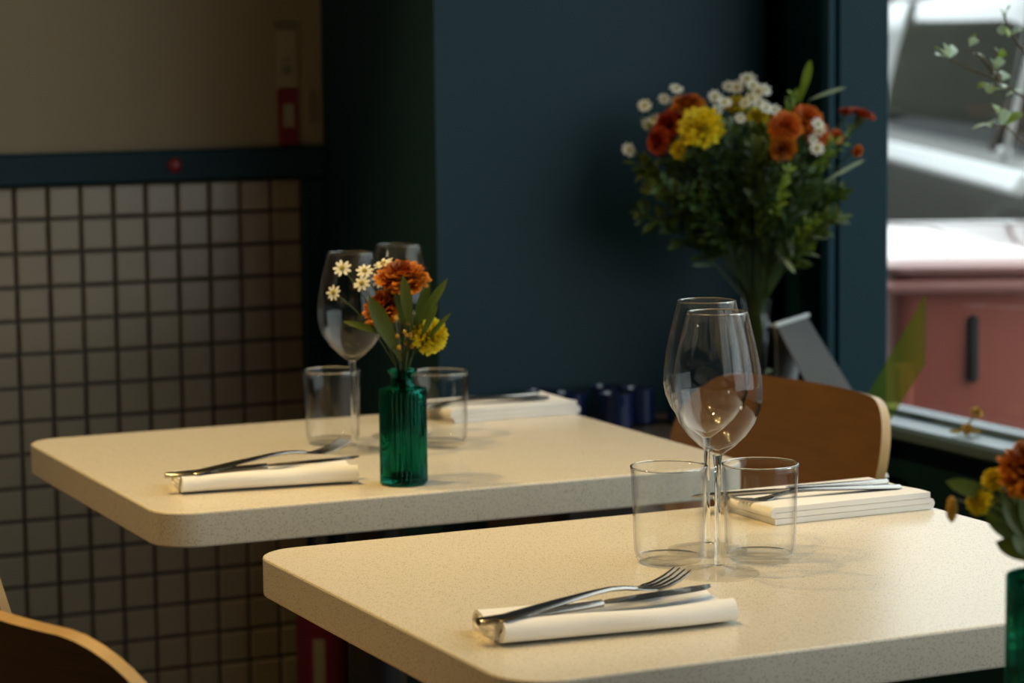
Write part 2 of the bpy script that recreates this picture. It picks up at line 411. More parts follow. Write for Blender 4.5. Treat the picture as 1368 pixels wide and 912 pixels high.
# ================================================================== CHAIRS
def bent_panel(m, w, z0, z1, r, curve, tilt, thick, y0, nu=33, nv=7):
    """rounded plywood panel bent around the sitter; material 0 faces, 1 cut edge"""
    us = [-cos(pi * i / (nu - 1)) for i in range(nu)]
    zm = (z0 + z1) / 2
    def pos(x, z, off):
        y = y0 - curve * (1 - (x / w) ** 2) - (z - z0) * tan(tilt)
        ny = Vector((-2 * curve * x / w**2 * 1.0, 1, tan(tilt))).normalized()
        return Vector((x, y, z)) + ny * off
    grids = []
    for off in (thick / 2, -thick / 2):
        g = []
        for u in us:
            x = u * w; ax = abs(x); k = 0
            if ax > w - r: k = r - sqrt(max(0, r*r - (ax - (w - r))**2))
            za, zb = z0 + k * 0.75, z1 - k
            g.append([pos(x, za + (zb - za) * j / (nv - 1), off) for j in range(nv)])
        grids.append(g)
    for gi, g in enumerate(grids):
        v = [p for c in g for p in c]; f = []
        for i in range(nu - 1):
            for j in range(nv - 1):
                q = (i*nv+j, (i+1)*nv+j, (i+1)*nv+j+1, i*nv+j+1)
                f.append(q[::-1] if gi == 0 else q)
        m.add(v, f, 0)
    loop = [(i, 0) for i in range(nu)] + [(nu-1, j) for j in range(1, nv)] + [(i, nv-1) for i in range(nu-2, -1, -1)] + [(0, j) for j in range(nv-2, 0, -1)]
    n = len(loop); v = [grids[0][i][j] for i, j in loop] + [grids[1][i][j] for i, j in loop]
    m.add(v, [(k, (k+1) % n, n + (k+1) % n, n + k) for k in range(n)], 1)
def make_chair(label, loc, rz):
    t = thing('plywood_chair', label, 'chair', (loc[0], loc[1], 0), rz, 'bent plywood chairs')
    m = MB(); bent_panel(m, 0.222, 0.585, 0.795, 0.085, 0.052, radians(16), 0.0115, -0.155)
    m.build('backrest', ['ply', 'plyedge'], t)
    m = MB()
    def ring(z, i): return [(x * (1 if y > -0.1 else 0.94), y - 0.01, zz + 0.008 * (abs(x) / .2) ** 2) for x, y, zz in rrect(.42 - 2*i, .40 - 2*i, .07, z, 6)]
    m.loft([ring(.422, .003), ring(.425, 0), ring(.433, 0), ring(.436, .003)]); m.build('seat', ['plyedge'], t)
    for s in (-1, 1):
        m = MB(); m.tube([(s*.175, .165, .426), (s*.192, .185, 0.0)], [.016, .011], 10); m.build('leg', 'plyedge', t)
        m = MB(); m.tube([(s*.185, -.26, 0.0), (s*.172, -.185, .44), (s*.170, -.196, .60), (s*.166, -.232, .735)], [.011, .016, .015, .011], 10); m.build('leg', 'plyedge', t)
        m = MB(); m.lathe([(.006, 0), (.006, .004), (.003, .006)], 10, mtx=Matrix.Translation((s*.167, -.238, .70)) @ Matrix.Rotation(radians(-90), 4, 'X') @ Matrix.Rotation(pi, 4, 'X')); m.build('bolt', 'steel', t)
        m = MB(); m.tube([(s*.172, .165, .40), (s*.172, -.18, .40)], .010, 8); m.build('stretcher', 'plyedge', t)
    return t
# (facing +Y locally, so rz=-90 faces the guest towards +X)
make_chair('bent plywood chair at the farther table, only its curved edge in view at the left', (0.772, 2.775), radians(-88))
make_chair('bent plywood chair in the lower left corner, seen from behind with a bright top edge', (0.70, 2.00), -1.43)
make_chair('brown bent plywood chair by the window, its concave backrest facing the tables', (1.445, 2.745), 1.66)

# ================================================================== GLASSWARE
def make_wineglass(label, x, y):
    t = thing('wine_glass', label, 'wine glass', (x, y, TZ), 0, 'stemmed wine glasses')
    out = [(0.0045, .1085), (.0085, .1115), (.016, .117), (.026, .1265), (.034, .138), (.0388, .150), (.0408, .162), (.0404, .174), (.0382, .190), (.0345, .208), (.0305, .224), (.0275, .2362)]
    th = 0.0011
    inn = [(max(0.0006, r - th - (0.0015 if z < .115 else 0)), z + (0.003 if z < .112 else 0.0006)) for r, z in out]
    prof = out + [(out[-1][0] - th*.5, .2368)] + inn[::-1][0:-1] + [(0.0006, .1122)]
    m = MB(); m.lathe(prof, 56, caps=False); m.build('bowl', 'clear', t, angle=60)
    m = MB(); m.lathe([(.0270 + .00065*cos(a), .2366 + .00065*sin(a)) for a in [2*pi*k/8 for k in range(9)]], 56, caps=False); m.build('rim', 'clear_solid', t)
    m = MB(); m.lathe([(.0040, .0085), (.0031, .018), (.0028, .05), (.0028, .085), (.0033, .100), (.0044, .1084)], 20); m.build('stem', 'clear_solid', t)
    m = MB(); m.lathe([(.0372, .0004), (.0378, .0012), (.0372, .0022), (.022, .0032), (.010, .0052), (.0040, .0086)], 48); m.build('foot', 'clear_flat', t)
    return t
make_wineglass('nearer of the two tall wine glasses overlapping on the front table', 1.113, 1.973)
make_wineglass('rear one of the two tall wine glasses overlapping on the front table', 1.157, 2.071)
make_wineglass('tall wine glass left of the flowers on the farther table', 1.088, 2.804)
make_wineglass('tall wine glass right behind the flowers on the farther table', 1.183, 2.887)
def make_tumbler(label, x, y):
    t = thing('water_tumbler', label, 'tumbler', (x, y, TZ), 0, 'clear water tumblers')
    out = [(.0285, .0048), (.0312, .0075), (.0325, .012), (.0330, .025), (.0338, .055), (.0350, .082), (.0355, .0885)]
    inn = [(r - .0014, z) for r, z in out]
    m = MB(); m.lathe(out + [(.0348, .0892)] + inn[::-1], 56, caps=False); m.build('wall', 'clear', t, angle=60)
    m = MB(); m.lathe([(.0349 + .0009*cos(a), .0890 + .0009*sin(a)) for a in [2*pi*k/8 for k in range(9)]], 56, caps=False); m.build('rim', 'clear_solid', t)
    m = MB(); m.lathe([(.0250, .0005), (.0290, .0018), (.0310, .0048), (.0292, .0060), (.020, .0050), (.004, .0046)], 48); m.build('base', 'clear_flat', t)
    return t
make_tumbler('clear tumbler left of the wine glasses on the front table', 1.102, 2.044)
make_tumbler('clear tumbler on the front table, napkin and cutlery seen through it', 1.183, 2.017)
make_tumbler('clear tumbler left of the green vase on the farther table', 1.089, 2.877)
make_tumbler('clear tumbler right behind the green vase on the farther table', 1.196, 2.797)

# ================================================================== NAPKINS AND CUTLERY
def make_ribbon(path, length, name, label, loc, rz, cat, group, seed, axis='x', thick=0.0022, nl=22):
    """cloth strip: cross-section path (d, h) swept along the length, with small unevenness"""
    rnd = random.Random(seed)
    n = len(path); P = [Vector((a, b)) for a, b in path]
    nor = []
    for i in range(n):
        d = P[min(i+1, n-1)] - P[max(i-1, 0)]; d.normalize(); nor.append(Vector((-d.y, d.x)))
    ring = [P[i] + nor[i]*thick/2 for i in range(n)] + [P[i] - nor[i]*thick/2 for i in range(n-1, -1, -1)]
    ph = [rnd.uniform(0, 6.3) for _ in range(4)]
    rings = []
    for k in range(nl + 1):
        s = k / nl; x = (s - .5) * length
        sc = 1 + .035 * sin(5*s + ph[0]) + .02 * sin(11*s + ph[1]); sh = .0018 * sin(4.2*s + ph[2])
        rr = []
        for i, q in enumerate(ring):
            h = q.y * (sc if q.y > 0.002 else 1)
            wob = .0012 * sin(9*s + i*.35 + ph[3]) if q.y > .003 else 0
            xx = x * (1 + .008 * sin(i * .5))
            rr.append((xx, q.x + sh + wob, h + .0002) if axis == 'x' else (q.x, xx + sh, h + .0002))
        rings.append(rr)
    m = MB(); m.loft(rings, False, False)
    tot = 2 * n; last = nl * tot
    for i in range(n - 1):                       # cut ends: short quads across the cloth thickness
        m.f.append((i, tot - 1 - i, tot - 2 - i, i + 1)); m.m.append(0)
        m.f.append((last + i, last + i + 1, last + tot - 2 - i, last + tot - 1 - i)); m.m.append(0)
    o = m.build(name, 'linen', None, loc=loc, angle=55)
    o.rotation_euler = (0, 0, rz)
    return tag(o, label, cat, group)
def roll_path():
    p = []
    cx, cy = -0.026, 0.0105                                   # scroll at the guest's front edge
    for k in range(30):
        a = radians(200 + k * 26); r = .0022 + .0072 * k / 29
        p.append((cx - r * cos(a), cy + r * sin(a)))
    a_end = p[-1]
    for k in range(1, 7): s = k / 7; p.append((a_end[0] * (1-s) + .028 * s, a_end[1] * (1-s) + .0165 * s))
    for k in range(9):
        a = radians(90 - k * 22.5); p.append((.030 + .0072 * cos(a), .0088 + .0072 * sin(a)))
    for k in range(1, 8): p.append((.030 - .041 * k / 7, .0018))
    p += [(-.0128, .0028), (-.0130, .0040), (-.011, .0052)]
    for k in range(1, 7): p.append((-.011 + .035 * k / 6, .0052))
    p += [(.0258, .0060), (.0260, .0075), (.024, .0088)]
    for k in range(1, 7): p.append((.024 - .034 * k / 6, .0088))
    p += [(-.0118, .0098), (-.0120, .0112), (-.010, .0124)]
    for k in range(1, 7): p.append((-.010 + .032 * k / 6, .0124))
    return p
ROLL_PATH = roll_path()
make_ribbon(ROLL_PATH, .205, 'napkin', 'rolled white napkin at the front of the front table, under a fork', (.927, 1.826, TZ), radians(-4), 'napkin', 'white cloth napkins', 3, thick=.0034)
make_ribbon(ROLL_PATH, .195, 'napkin', 'rolled white napkin at the left of the farther table beside the green vase', (.915, 2.628, TZ), radians(-8), 'napkin', 'white cloth napkins', 5, thick=.0034)
def fold_path(L_, n=3, g=.0058):
    p = []
    for k in range(n):
        z = .0029 + k * g
        xs = [(-L_/2 + L_ * j / 10) for j in range(11)]
        if k % 2: xs = xs[::-1]
        p += [(x, z) for x in xs]
        if k < n - 1:
            cx = xs[-1]; sgn = 1 if cx > 0 else -1
            for a in (45, 90, 135): p.append((cx + sgn * g/2 * sin(radians(a)), z + g/2 * (1 - cos(radians(a)))))
    return p
make_ribbon(fold_path(.185), .115, 'napkin', 'flat folded white napkin on the right of the front table, under a knife and fork', (1.372, 2.212, TZ), radians(1), 'napkin', 'white cloth napkins', 8, axis='y', nl=12, thick=.0053)
make_ribbon(fold_path(.175), .105, 'napkin', 'flat folded white napkin at the back right of the farther table', (1.372, 3.010, TZ), radians(1), 'napkin', 'white cloth napkins', 9, axis='y', nl=12, thick=.0053)

def strip(m, pts, widths, thick, cup=0.0):
    """flat bar along +X: pts (x, z), widths in Y, elliptical section"""
    rings = []
    for (x, z), w in zip(pts, widths):
        rings.append([(x, w/2 * cos(a), z + thick/2 * sin(a) - cup * (cos(a) ** 2) * w) for a in [2*pi*k/12 for k in range(12)]])
    m.loft(rings)
def make_fork(label, loc, rz, pitch=0.0, roll=0.0):
    t = thing('fork', label, 'fork', loc, 0, 'table forks'); t.rotation_euler = (roll, pitch, rz)
    m = MB()
    strip(m, [(-.100, .0), (-.095, .0), (-.08, .0008), (-.04, .0028), (.0, .0042), (.02, .004), (.035, .0022), (.046, .0)], [.010, .0185, .020, .0165, .0105, .0085, .0085, .012], .0042)
    m.build('handle', 'steel', t)
    m = MB()
    strip(m, [(.044, .0006), (.050, -.001), (.058, -.0022), (.066, -.0028)], [.012, .019, .0235, .0235], .0024)
    for k in range(4):
        y = -.0098 + k * .00653
        rr = []
        for x, z, w in ((.063, -.0027, .0040), (.075, -.0018, .0036), (.088, .0012, .0031), (.098, .0052, .0024), (.101, .0068, .0010)):
            rr.append([(x, y - w/2, z - .0010), (x, y + w/2, z - .0010), (x, y + w/2, z + .0010), (x, y - w/2, z + .0010)])
        m.loft(rr)
    m.build('head', 'steel', t)
    return t
def make_knife(label, loc, rz, pitch=0.0, roll=0.0):
    t = thing('knife', label, 'knife', loc, 0, 'table knives'); t.rotation_euler = (roll, pitch, rz)
    m = MB()
    strip(m, [(-.112, 0), (-.108, 0), (-.09, 0), (-.05, 0), (-.015, 0), (-.002, 0), (.002, 0)], [.008, .0145, .017, .0165, .013, .0105, .009], .0062)
    m.build('handle', 'steel', t)
    m = MB()
    rr = []
    for x, y0, y1 in ((.001, -.0045, .0045), (.012, -.007, .007), (.04, -.0095, .0078), (.08, -.0100, .0078), (.098, -.0075, .0076), (.108, -.0005, .0070), (.111, .0045, .0060)):
        rr.append([(x, y0, 0), (x, (y0 + y1)/2, -.0007), (x, y1, -.0009), (x, y1, .0009), (x, (y0 + y1)/2, .0007)])
    m.loft(rr); m.build('blade', 'steel', t)
    return t
make_fork('fork lying on the rolled napkin at the front of the front table', (.917, 1.834, TZ + .0245), radians(14), radians(-2))
make_knife('knife lying under the fork on the front table napkin', (.918, 1.822, TZ + .0222), radians(4), radians(-1))
make_fork('fork with raised tines on the rolled napkin of the farther table', (.925, 2.640, TZ + .0265), radians(13), radians(-3))
make_knife('knife lying on the rolled napkin of the farther table', (.912, 2.620, TZ + .0225), radians(-2), radians(-1))
make_fork('fork on the folded napkin at the right of the front table', (1.352, 2.200, TZ + .0195), radians(180 - 4), radians(0))
make_knife('knife behind the fork on the folded napkin at the right of the front table', (1.345, 2.235, TZ + .0195), radians(180 - 6), radians(0))
make_fork('fork on the folded napkin at the back of the farther table', (1.335, 3.000, TZ + .0195), radians(180 - 3), radians(0))
make_knife('knife beside the fork on the folded napkin at the back of the farther table', (1.330, 3.028, TZ + .0195), radians(180 + 5), radians(0))

# ================================================================== FLOWERS
def leaf_blade(m, base, tip, width, bend=0.0, nrm=None, seg=8, fold=0.25, mi=0):
    base = Vector(base); tip = Vector(tip); d = tip - base; ln = d.length; d.normalize()
    nr = Vector(nrm) if nrm is not None else -FWD
    side = d.cross(nr)
    if side.length < 1e-3: side = d.cross(UP)
    side.normalize(); nr = side.cross(d); nr.normalize()
    v = []; f = []
    for k in range(seg + 1):
        s = k / seg
        w = width * (max(.0, sin(pi * (s ** 1.45))) ** 0.62 if 0 < s < 1 else (0.12 if s == 0 else .02))
        c = base + d * (ln * s) + nr * (bend * 4 * s * (1 - s) * ln)
        v += [c + side * (w/2) + nr * (fold * w/2), c, c - side * (w/2) + nr * (fold * w/2)]
    for k in range(seg):
        a = 3 * k
        f += [(a, a+1, a+4, a+3), (a+1, a+2, a+5, a+4)]
    m.add(v, f, mi)
def frame(n):
    n = Vector(n).normalized()
    a = n.cross(UP) if abs(n.z) < .95 else n.cross(Vector((1, 0, 0)))
    a.normalize(); b = n.cross(a)
    return a, b, n
def petal(m, o, d, n, ln, w, curl, t0=0.0, mi=0, tmax=1.0):
    """small cupped petal from o along d, lifting toward n; 'tip' attribute grows outward"""
    s = d.cross(n); s.normalize()
    k = m.add([o - s*w*.2, o + s*w*.2, o + d*ln*.55 - s*w*.5 + n*curl*.35*ln, o + d*ln*.55 + s*w*.5 + n*curl*.35*ln, o + d*ln*.95 - s*w*.3 + n*curl*ln, o + d*ln*.95 + s*w*.3 + n*curl*ln, o + d*ln*1.04 + n*curl*1.02*ln],
          [(0, 1, 3, 2), (2, 3, 5, 4), (4, 5, 6)], mi)
    for i, tt in enumerate((0, 0, .45, .45, .85, .85, 1.0)): m.t[k + i] = min(1, t0 + tt * (1 - t0 * .5)) * tmax
def pompon(m, c, n, R, flat=0.7, layers=8, seed=0, dens=1.0, c0=0.0):
    """dome of many ruffled petals, like a marigold or carnation head"""
    rnd = random.Random(seed); a, b, n = frame(n); c = Vector(c)
    for l in range(layers):
        s = l / (layers - 1)
        el = radians(-18 + 100 * s)
        r = R * (1 - .12 * s)
        cnt = max(4, int((34 * cos(el) + 6) * dens))
        for k in range(cnt):
            az = 2*pi*k/cnt + rnd.uniform(-.2, .2) + l
            e2 = el + rnd.uniform(-.14, .14)
            d = (a*cos(az) + b*sin(az)) * cos(e2) + n * sin(e2) * flat
            fl = d.length; d.normalize()
            ln = r * rnd.uniform(.85, 1.08) * fl
            tang = n - d * n.dot(d)
            if tang.length < .05: tang = a.copy()
            tang.normalize()
            rot = tang * cos(rnd.uniform(-.7, .7)) + d.cross(tang) * sin(rnd.uniform(-.7, .7))
            sc = Vector((1, 1, 1))
            petal(m, c + d * ln * .25, d, rot, ln * .78, R * rnd.uniform(.24, .38), rnd.uniform(-.12, .22), t0=c0 + (1 - s) * .15, tmax=max(0, .16 + .80 * (1 - s) + rnd.uniform(-.16, .12)))
def calyx(m, c, n, R, mi=1):
    a, b, n = frame(n); c = Vector(c)
    rings = [[c - n*(R*h) + (a*cos(2*pi*k/10) + b*sin(2*pi*k/10)) * R*r for k in range(10)] for h, r in ((.95, .10), (.75, .30), (.35, .42), (.0, .36))]
    m.loft(rings, mi=mi)
def daisy(m, c, n, R, seed, cnt=9):
    rnd = random.Random(seed); a, b, n = frame(n); c = Vector(c)
    for k in range(cnt):
        az = 2*pi*k/cnt + rnd.uniform(-.1, .1); d = a*cos(az) + b*sin(az)
        petal(m, c + d*R*.18, d, n, R*.84, R*.42, rnd.uniform(-.15, .12), 0.3)
def daisy_disc(m, c, n, R):
    a, b, n = frame(n); c = Vector(c)
    m.loft([[c + n*(h*R) + (a*cos(2*pi*k/10) + b*sin(2*pi*k/10))*R*r for k in range(10)] for h, r in ((-.1, .25), (.05, .30), (.16, .24), (.22, .08))])
def curve(p0, p1, sag=Vector((0, 0, 0)), n=8):
    p0 = Vector(p0); p1 = Vector(p1); sag = Vector(sag)
    return [p0.lerp(p1, k/n) + sag * (4 * (k/n) * (1 - k/n)) for k in range(n + 1)]

class Arr:
    """an arrangement in one vase: offsets are metres to the right, away and up from the vase's foot"""
    def __init__(s, foot, mouth_h, mouth_r, floor_h): s.o = Vector(foot); s.mh = mouth_h; s.mr = mouth_r; s.fh = floor_h; s.k = 0
    def w(s, p): return RIGHT * p[0] + FWD * p[1] + UP * p[2]
    def stem_path(s, head, n=7):
        s.k += 1; a = s.k * 2.399
        r = s.mr * (.25 + .6 * ((s.k * .618) % 1))
        foot = Vector((-r * .7 * cos(a), -r * .7 * sin(a), s.fh))
        mouth = Vector((r * cos(a), r * sin(a), s.mh))
        h = Vector(head)
        flat = Vector((h.x, h.y, 0))
        if flat.length > 1e-4:                         # leave through the side of the mouth nearest the head
            mouth = flat.normalized() * min(r, flat.length); mouth.z = s.mh
            foot = Vector((-mouth.x * .6, -mouth.y * .6, s.fh))
        path = [foot, foot.lerp(mouth, .5), mouth]
        for k in range(1, n + 1):
            u = k / n
            q = mouth.lerp(h, u); q.z += .10 * (h - mouth).length * sin(pi * u) * (1 if h.z > mouth.z else .6)
            path.append(q)
        return path
    def flower(s, name, label, cat, group, off, n, R, kind, seed, petals='orange', flat=.7, sr=.0013):
        t = thing(name, label, cat, s.o, 0, group)
        h = s.w(off); nn = s.w(n).normalized()
        m = MB()
        if kind == 'pom':
            pompon(m, h, nn, R, flat, seed=seed); m.build('bloom', petals, t, angle=0)
            m = MB(); calyx(m, h, nn, R, 0); m.build('calyx', 'stem', t)
            end = h - nn * R * .9
        else:
            daisy(m, h, nn, R, seed); m.build('bloom', petals, t, angle=0)
            m = MB(); daisy_disc(m, h, nn, R); m.build('disc', 'disc', t)
            end = h - nn * R * .05
        m = MB(); m.tube(s.stem_path(end), sr, 6); m.build('stem', 'stem', t)
        return t
    def leaves(s, name, label, group, blades, mt='leaf', sr=.0012):
        """a leafy stalk: blades = [(base, tip, width, bend)], each an object"""
        t = thing(name, label, 'foliage', s.o, 0, group)
        top = max(blades, key=lambda b: b[0][2])[0]
        m = MB(); m.tube(s.stem_path(s.w(top)), sr, 6); m.build('stem', 'stem', t)
        for bl in blades:
            m = MB(); leaf_blade(m, s.w(bl[0]), s.w(bl[1]), bl[2], bl[3], nrm=-FWD * .8 + UP * .35); m.build('leaf', mt, t)
        return t

# ---- the ribbed green vases
def make_green_vase(label, loc, rz):
    t = thing('ribbed_vase', label, 'vase', loc, rz, 'small ribbed green glass vases')
    def ring(R, z, oct_, rib):
        pts = []
        for k in range(160):
            a = 2*pi*k/160
            aa = ((a + pi/8) % (pi/4)) - pi/8
            ro = R * (1.0 * (cos(pi/8) / cos(aa)) * .55 + .49) if oct_ > 0 else R
            r = ro * oct_ + R * (1 - oct_) - rib * (.5 + .5 * cos(32 * a))
            pts.append((r*cos(a), r*sin(a), z))
        return pts
    RB = .0258
    outer = [ring(RB*.90, .0003, 1, 0), ring(RB*.98, .002, 1, 0), ring(RB, .005, 1, .0002), ring(RB, .008, 1, .0017), ring(RB, .040, 1, .0018), ring(RB, .075, 1, .0018), ring(RB, .1015, 1, .0017), ring(RB*.99, .1045, 1, .0004),
             ring(RB*.95, .1060, .9, 0), ring(RB*.72, .1074, .4, 0), ring(.0145, .1086, 0, 0), ring(.0128, .1108, 0, 0), ring(.0124, .118, 0, 0), ring(.0132, .1215, 0, 0), ring(.0160, .1240, 0, 0), ring(.0165, .1256, 0, 0), ring(.0158, .1268, 0, 0)]
    wt = .0034
    inner = [ring(.0118, .1262, 0, 0), ring(.0100, .121, 0, 0), ring(.0098, .1125, 0, 0), ring(.0125, .1072, 0, 0), ring(RB*.78, .1035, .8, 0), ring(RB - wt, .098, 1, 0), ring(RB - wt, .05, 1, 0), ring(RB - wt, .012, 1, 0), ring(RB*.80, .0075, 1, 0), ring(RB*.3, .0068, 1, 0)]
    m = MB(); m.loft(outer + inner); m.build('body', 'green_glass', t, angle=50)
    return t
V1 = Vector((1.052, 2.562, TZ)); V3 = Vector((1.059, 1.420, TZ))
make_green_vase('small ribbed green glass vase on the farther table', V1, radians(10))
make_green_vase('out-of-focus green glass vase at the right edge, closest to the camera', V3, radians(30))
S1 = .000811
def p1(px, py, dep=0.0): return ((px - 540) * S1, dep, (646 - py) * S1 / .985)
A1 = Arr(V1, .124, .0075, .010)
G1 = 'flowers in the small vase on the farther table'
A1.flower('orange_marigold', 'bronze orange bloom topmost in the small vase on the farther table', 'flower', G1, p1(543, 372), (.08, -.35, .9), .0290, 'pom', 1, 'orange', .62)
A1.flower('orange_marigold', 'dark orange bloom lower left in the small vase, half behind a leaf', 'flower', G1, p1(516, 412, .004), (-.45, -.45, .6), .0245, 'pom', 2, 'orange', .7)
A1.flower('yellow_carnation', 'ruffled yellow bloom at the right of the small vase', 'flower', G1, p1(578, 447, -.006), (.55, -.7, .2), .0205, 'pom', 3, 'yellow', 1.0)
for i, (px, py, dp, n, R, lb) in enumerate([
        (461, 358, .01, (-.1, -.8, .5), .0100, 'small white daisy upper left of the small vase, in front of a glass'),
        (491, 362, .012, (-.1, -.7, .7), .0098, 'small white daisy second from left at the small vase'),
        (488, 377, -.004, (-.2, -.75, .5), .0095, 'small white daisy just below another, left of the orange bloom'),
        (449, 390, .005, (-.5, -.8, .3), .0088, 'small white daisy farthest left and lowest at the small vase'),
        (516, 353, .016, (-.4, -.3, .9), .0115, 'small white daisy seen edge-on behind the top orange bloom'),
        (511, 374, .014, (-.3, -.8, .3), .0095, 'small white daisy half hidden under the top orange bloom')]):
    A1.flower('daisy', lb, 'flower', 'white daisies in the small vase', p1(px, py, dp), n, R, 'daisy', 20 + i, 'white_petal', sr=.0007)
A1.leaves('leafy_stalk', 'dark broad leaf reaching up left in the small vase', 'leaf stalks in the small vase', [(p1(540, 480, -.012), p1(498, 392, -.022), .0185, .04), (p1(532, 452, 0), p1(462, 426, -.012), .0085, .10)], 'leaf')
A1.leaves('leafy_stalk', 'upright leaves under the topmost orange bloom in the small vase', 'leaf stalks in the small vase', [(p1(553, 440, -.016), p1(545, 364, -.034), .0128, .05), (p1(549, 445, -.010), p1(533, 380, -.015), .0095, .04)], 'leaf')
A1.leaves('leafy_stalk', 'long leaves fanning out right above the yellow bloom in the small vase', 'leaf stalks in the small vase', [(p1(553, 450, -.010), p1(603, 371, -.012), .0105, .05), (p1(552, 460, .004), p1(578, 376, .012), .0125, .03), (p1(560, 468, -.016), p1(608, 414, -.026), .0058, .05), (p1(566, 450, -.022), p1(590, 403, -.03), .0075, .05)], 'leaf')
t = thing('budding_stalk', 'stalk of tiny golden buds amid the small vase flowers', 'foliage', V1, 0, None)
rnd = random.Random(4)
m = MB(); m.tube(A1.stem_path(A1.w(p1(543, 425, -.01))), .001, 6)
bl = []
for k in range(16):
    q = A1.w(p1(rnd.uniform(529, 556), rnd.uniform(418, 470), rnd.uniform(-.022, -.008))); bl.append(q)
    m.tube([A1.w(p1(543, min(480, 646 - q.z / S1 + 16), -.008)), q], .0005, 5)
m.build('stem', 'stem', t)
for q in bl:
    r = rnd.uniform(.0018, .0034)
    m = MB(); m.lathe([(r*.2, -r), (r*.8, -r*.6), (r, 0), (r*.8, r*.6), (r*.2, r)], 9, q); m.build('bud', 'bud', t)

# ---- blurred flowers of the nearest vase
S3 = .000509
def p3(px, py, dep=0.0): return ((px - 1397) * S3, dep, .1056 + (757 - py) * S3)
A3 = Arr(V3, .124, .0075, .010)
G3 = 'flowers in the vase at the right edge'
A3.flower('orange_marigold', 'out-of-focus dark orange bloom at the right edge of the picture', 'flower', G3, p3(1378, 614), (-.2, -.5, .8), .0235, 'pom', 31, 'orange', .8)
A3.flower('yellow_carnation', 'out-of-focus yellow bloom under the orange one at the right edge', 'flower', G3, p3(1331, 630, .01), (-.5, -.6, .6), .0085, 'pom', 32, 'yellow', .9)
A3.flower('yellow_carnation', 'out-of-focus yellow bloom lower left at the right edge of the picture', 'flower', G3, p3(1308, 656, .0), (-.7, -.6, .4), .0095, 'pom', 33, 'yellow', .9)
A3.leaves('leafy_stalk', 'out-of-focus dark leaves at the right edge of the picture', 'leaf stalks in the vase at the right edge', [(p3(1345, 660), p3(1262, 628), .012, .05), (p3(1390, 720), p3(1335, 652, -.01), .018, .06), (p3(1392, 735), p3(1348, 700, -.012), .016, .04), (p3(1395, 730), p3(1362, 640, -.012), .018, .05), (p3(1385, 725, .01), p3(1318, 668, .01), .020, .05), (p3(1390, 715, .02), p3(1345, 632, .02), .020, .05), (p3(1394, 740, .0), p3(1330, 712, .0), .014, .05), (p3(1394, 720, .01), p3(1368, 655, .01), .020, .05)], 'leaf')
t = thing('budding_stalk', 'out-of-focus drooping brown bud at the right edge of the picture', 'foliage', V3, 0, None)
q = A3.w(p3(1274, 668, .01))
m = MB(); m.tube(A3.stem_path(q + UP * .006), .0008, 6); m.build('stem', 'stem', t)
m = MB(); m.lathe([(.001, -.010), (.0035, -.006), (.004, .0), (.003, .006), (.001, .008)], 10, q); m.build('bud', 'bud', t)

# ================================================================== BOUQUET ON THE WINDOW SILL
CAB_Z = 0.686
VB = Vector((1.8525, 3.17, CAB_Z + .0003))
S2 = .00107
def p2(px, py, dep=0.0): return ((px - 1010) * S2, dep, (546 - py) * S2)
t = thing('glass_vase', 'clear glass bottle vase holding the large bouquet in the corner by the window', 'vase', VB)
out = [(.024, .0006), (.0295, .002), (.0310, .006), (.0310, .122), (.0300, .132), (.0255, .142), (.0215, .149), (.0205, .160), (.0225, .171), (.0250, .177)]
inn = [(max(.01, r - .0018), max(.005, z)) for r, z in out]
m = MB(); m.lathe(out + [(.0240, .178)] + inn[::-1] + [(.0005, .005)], 40, caps=False); m.build('body', 'clear', t, angle=60)
m = MB(); m.lathe([(.0226, .0054), (.0285, .008), (.0290, .072), (.0288, .074), (.001, .074)], 32); m.build('water', 'water', t)
AB = Arr(VB, .172, .016, .009)
GB = 'blooms in the large bouquet'
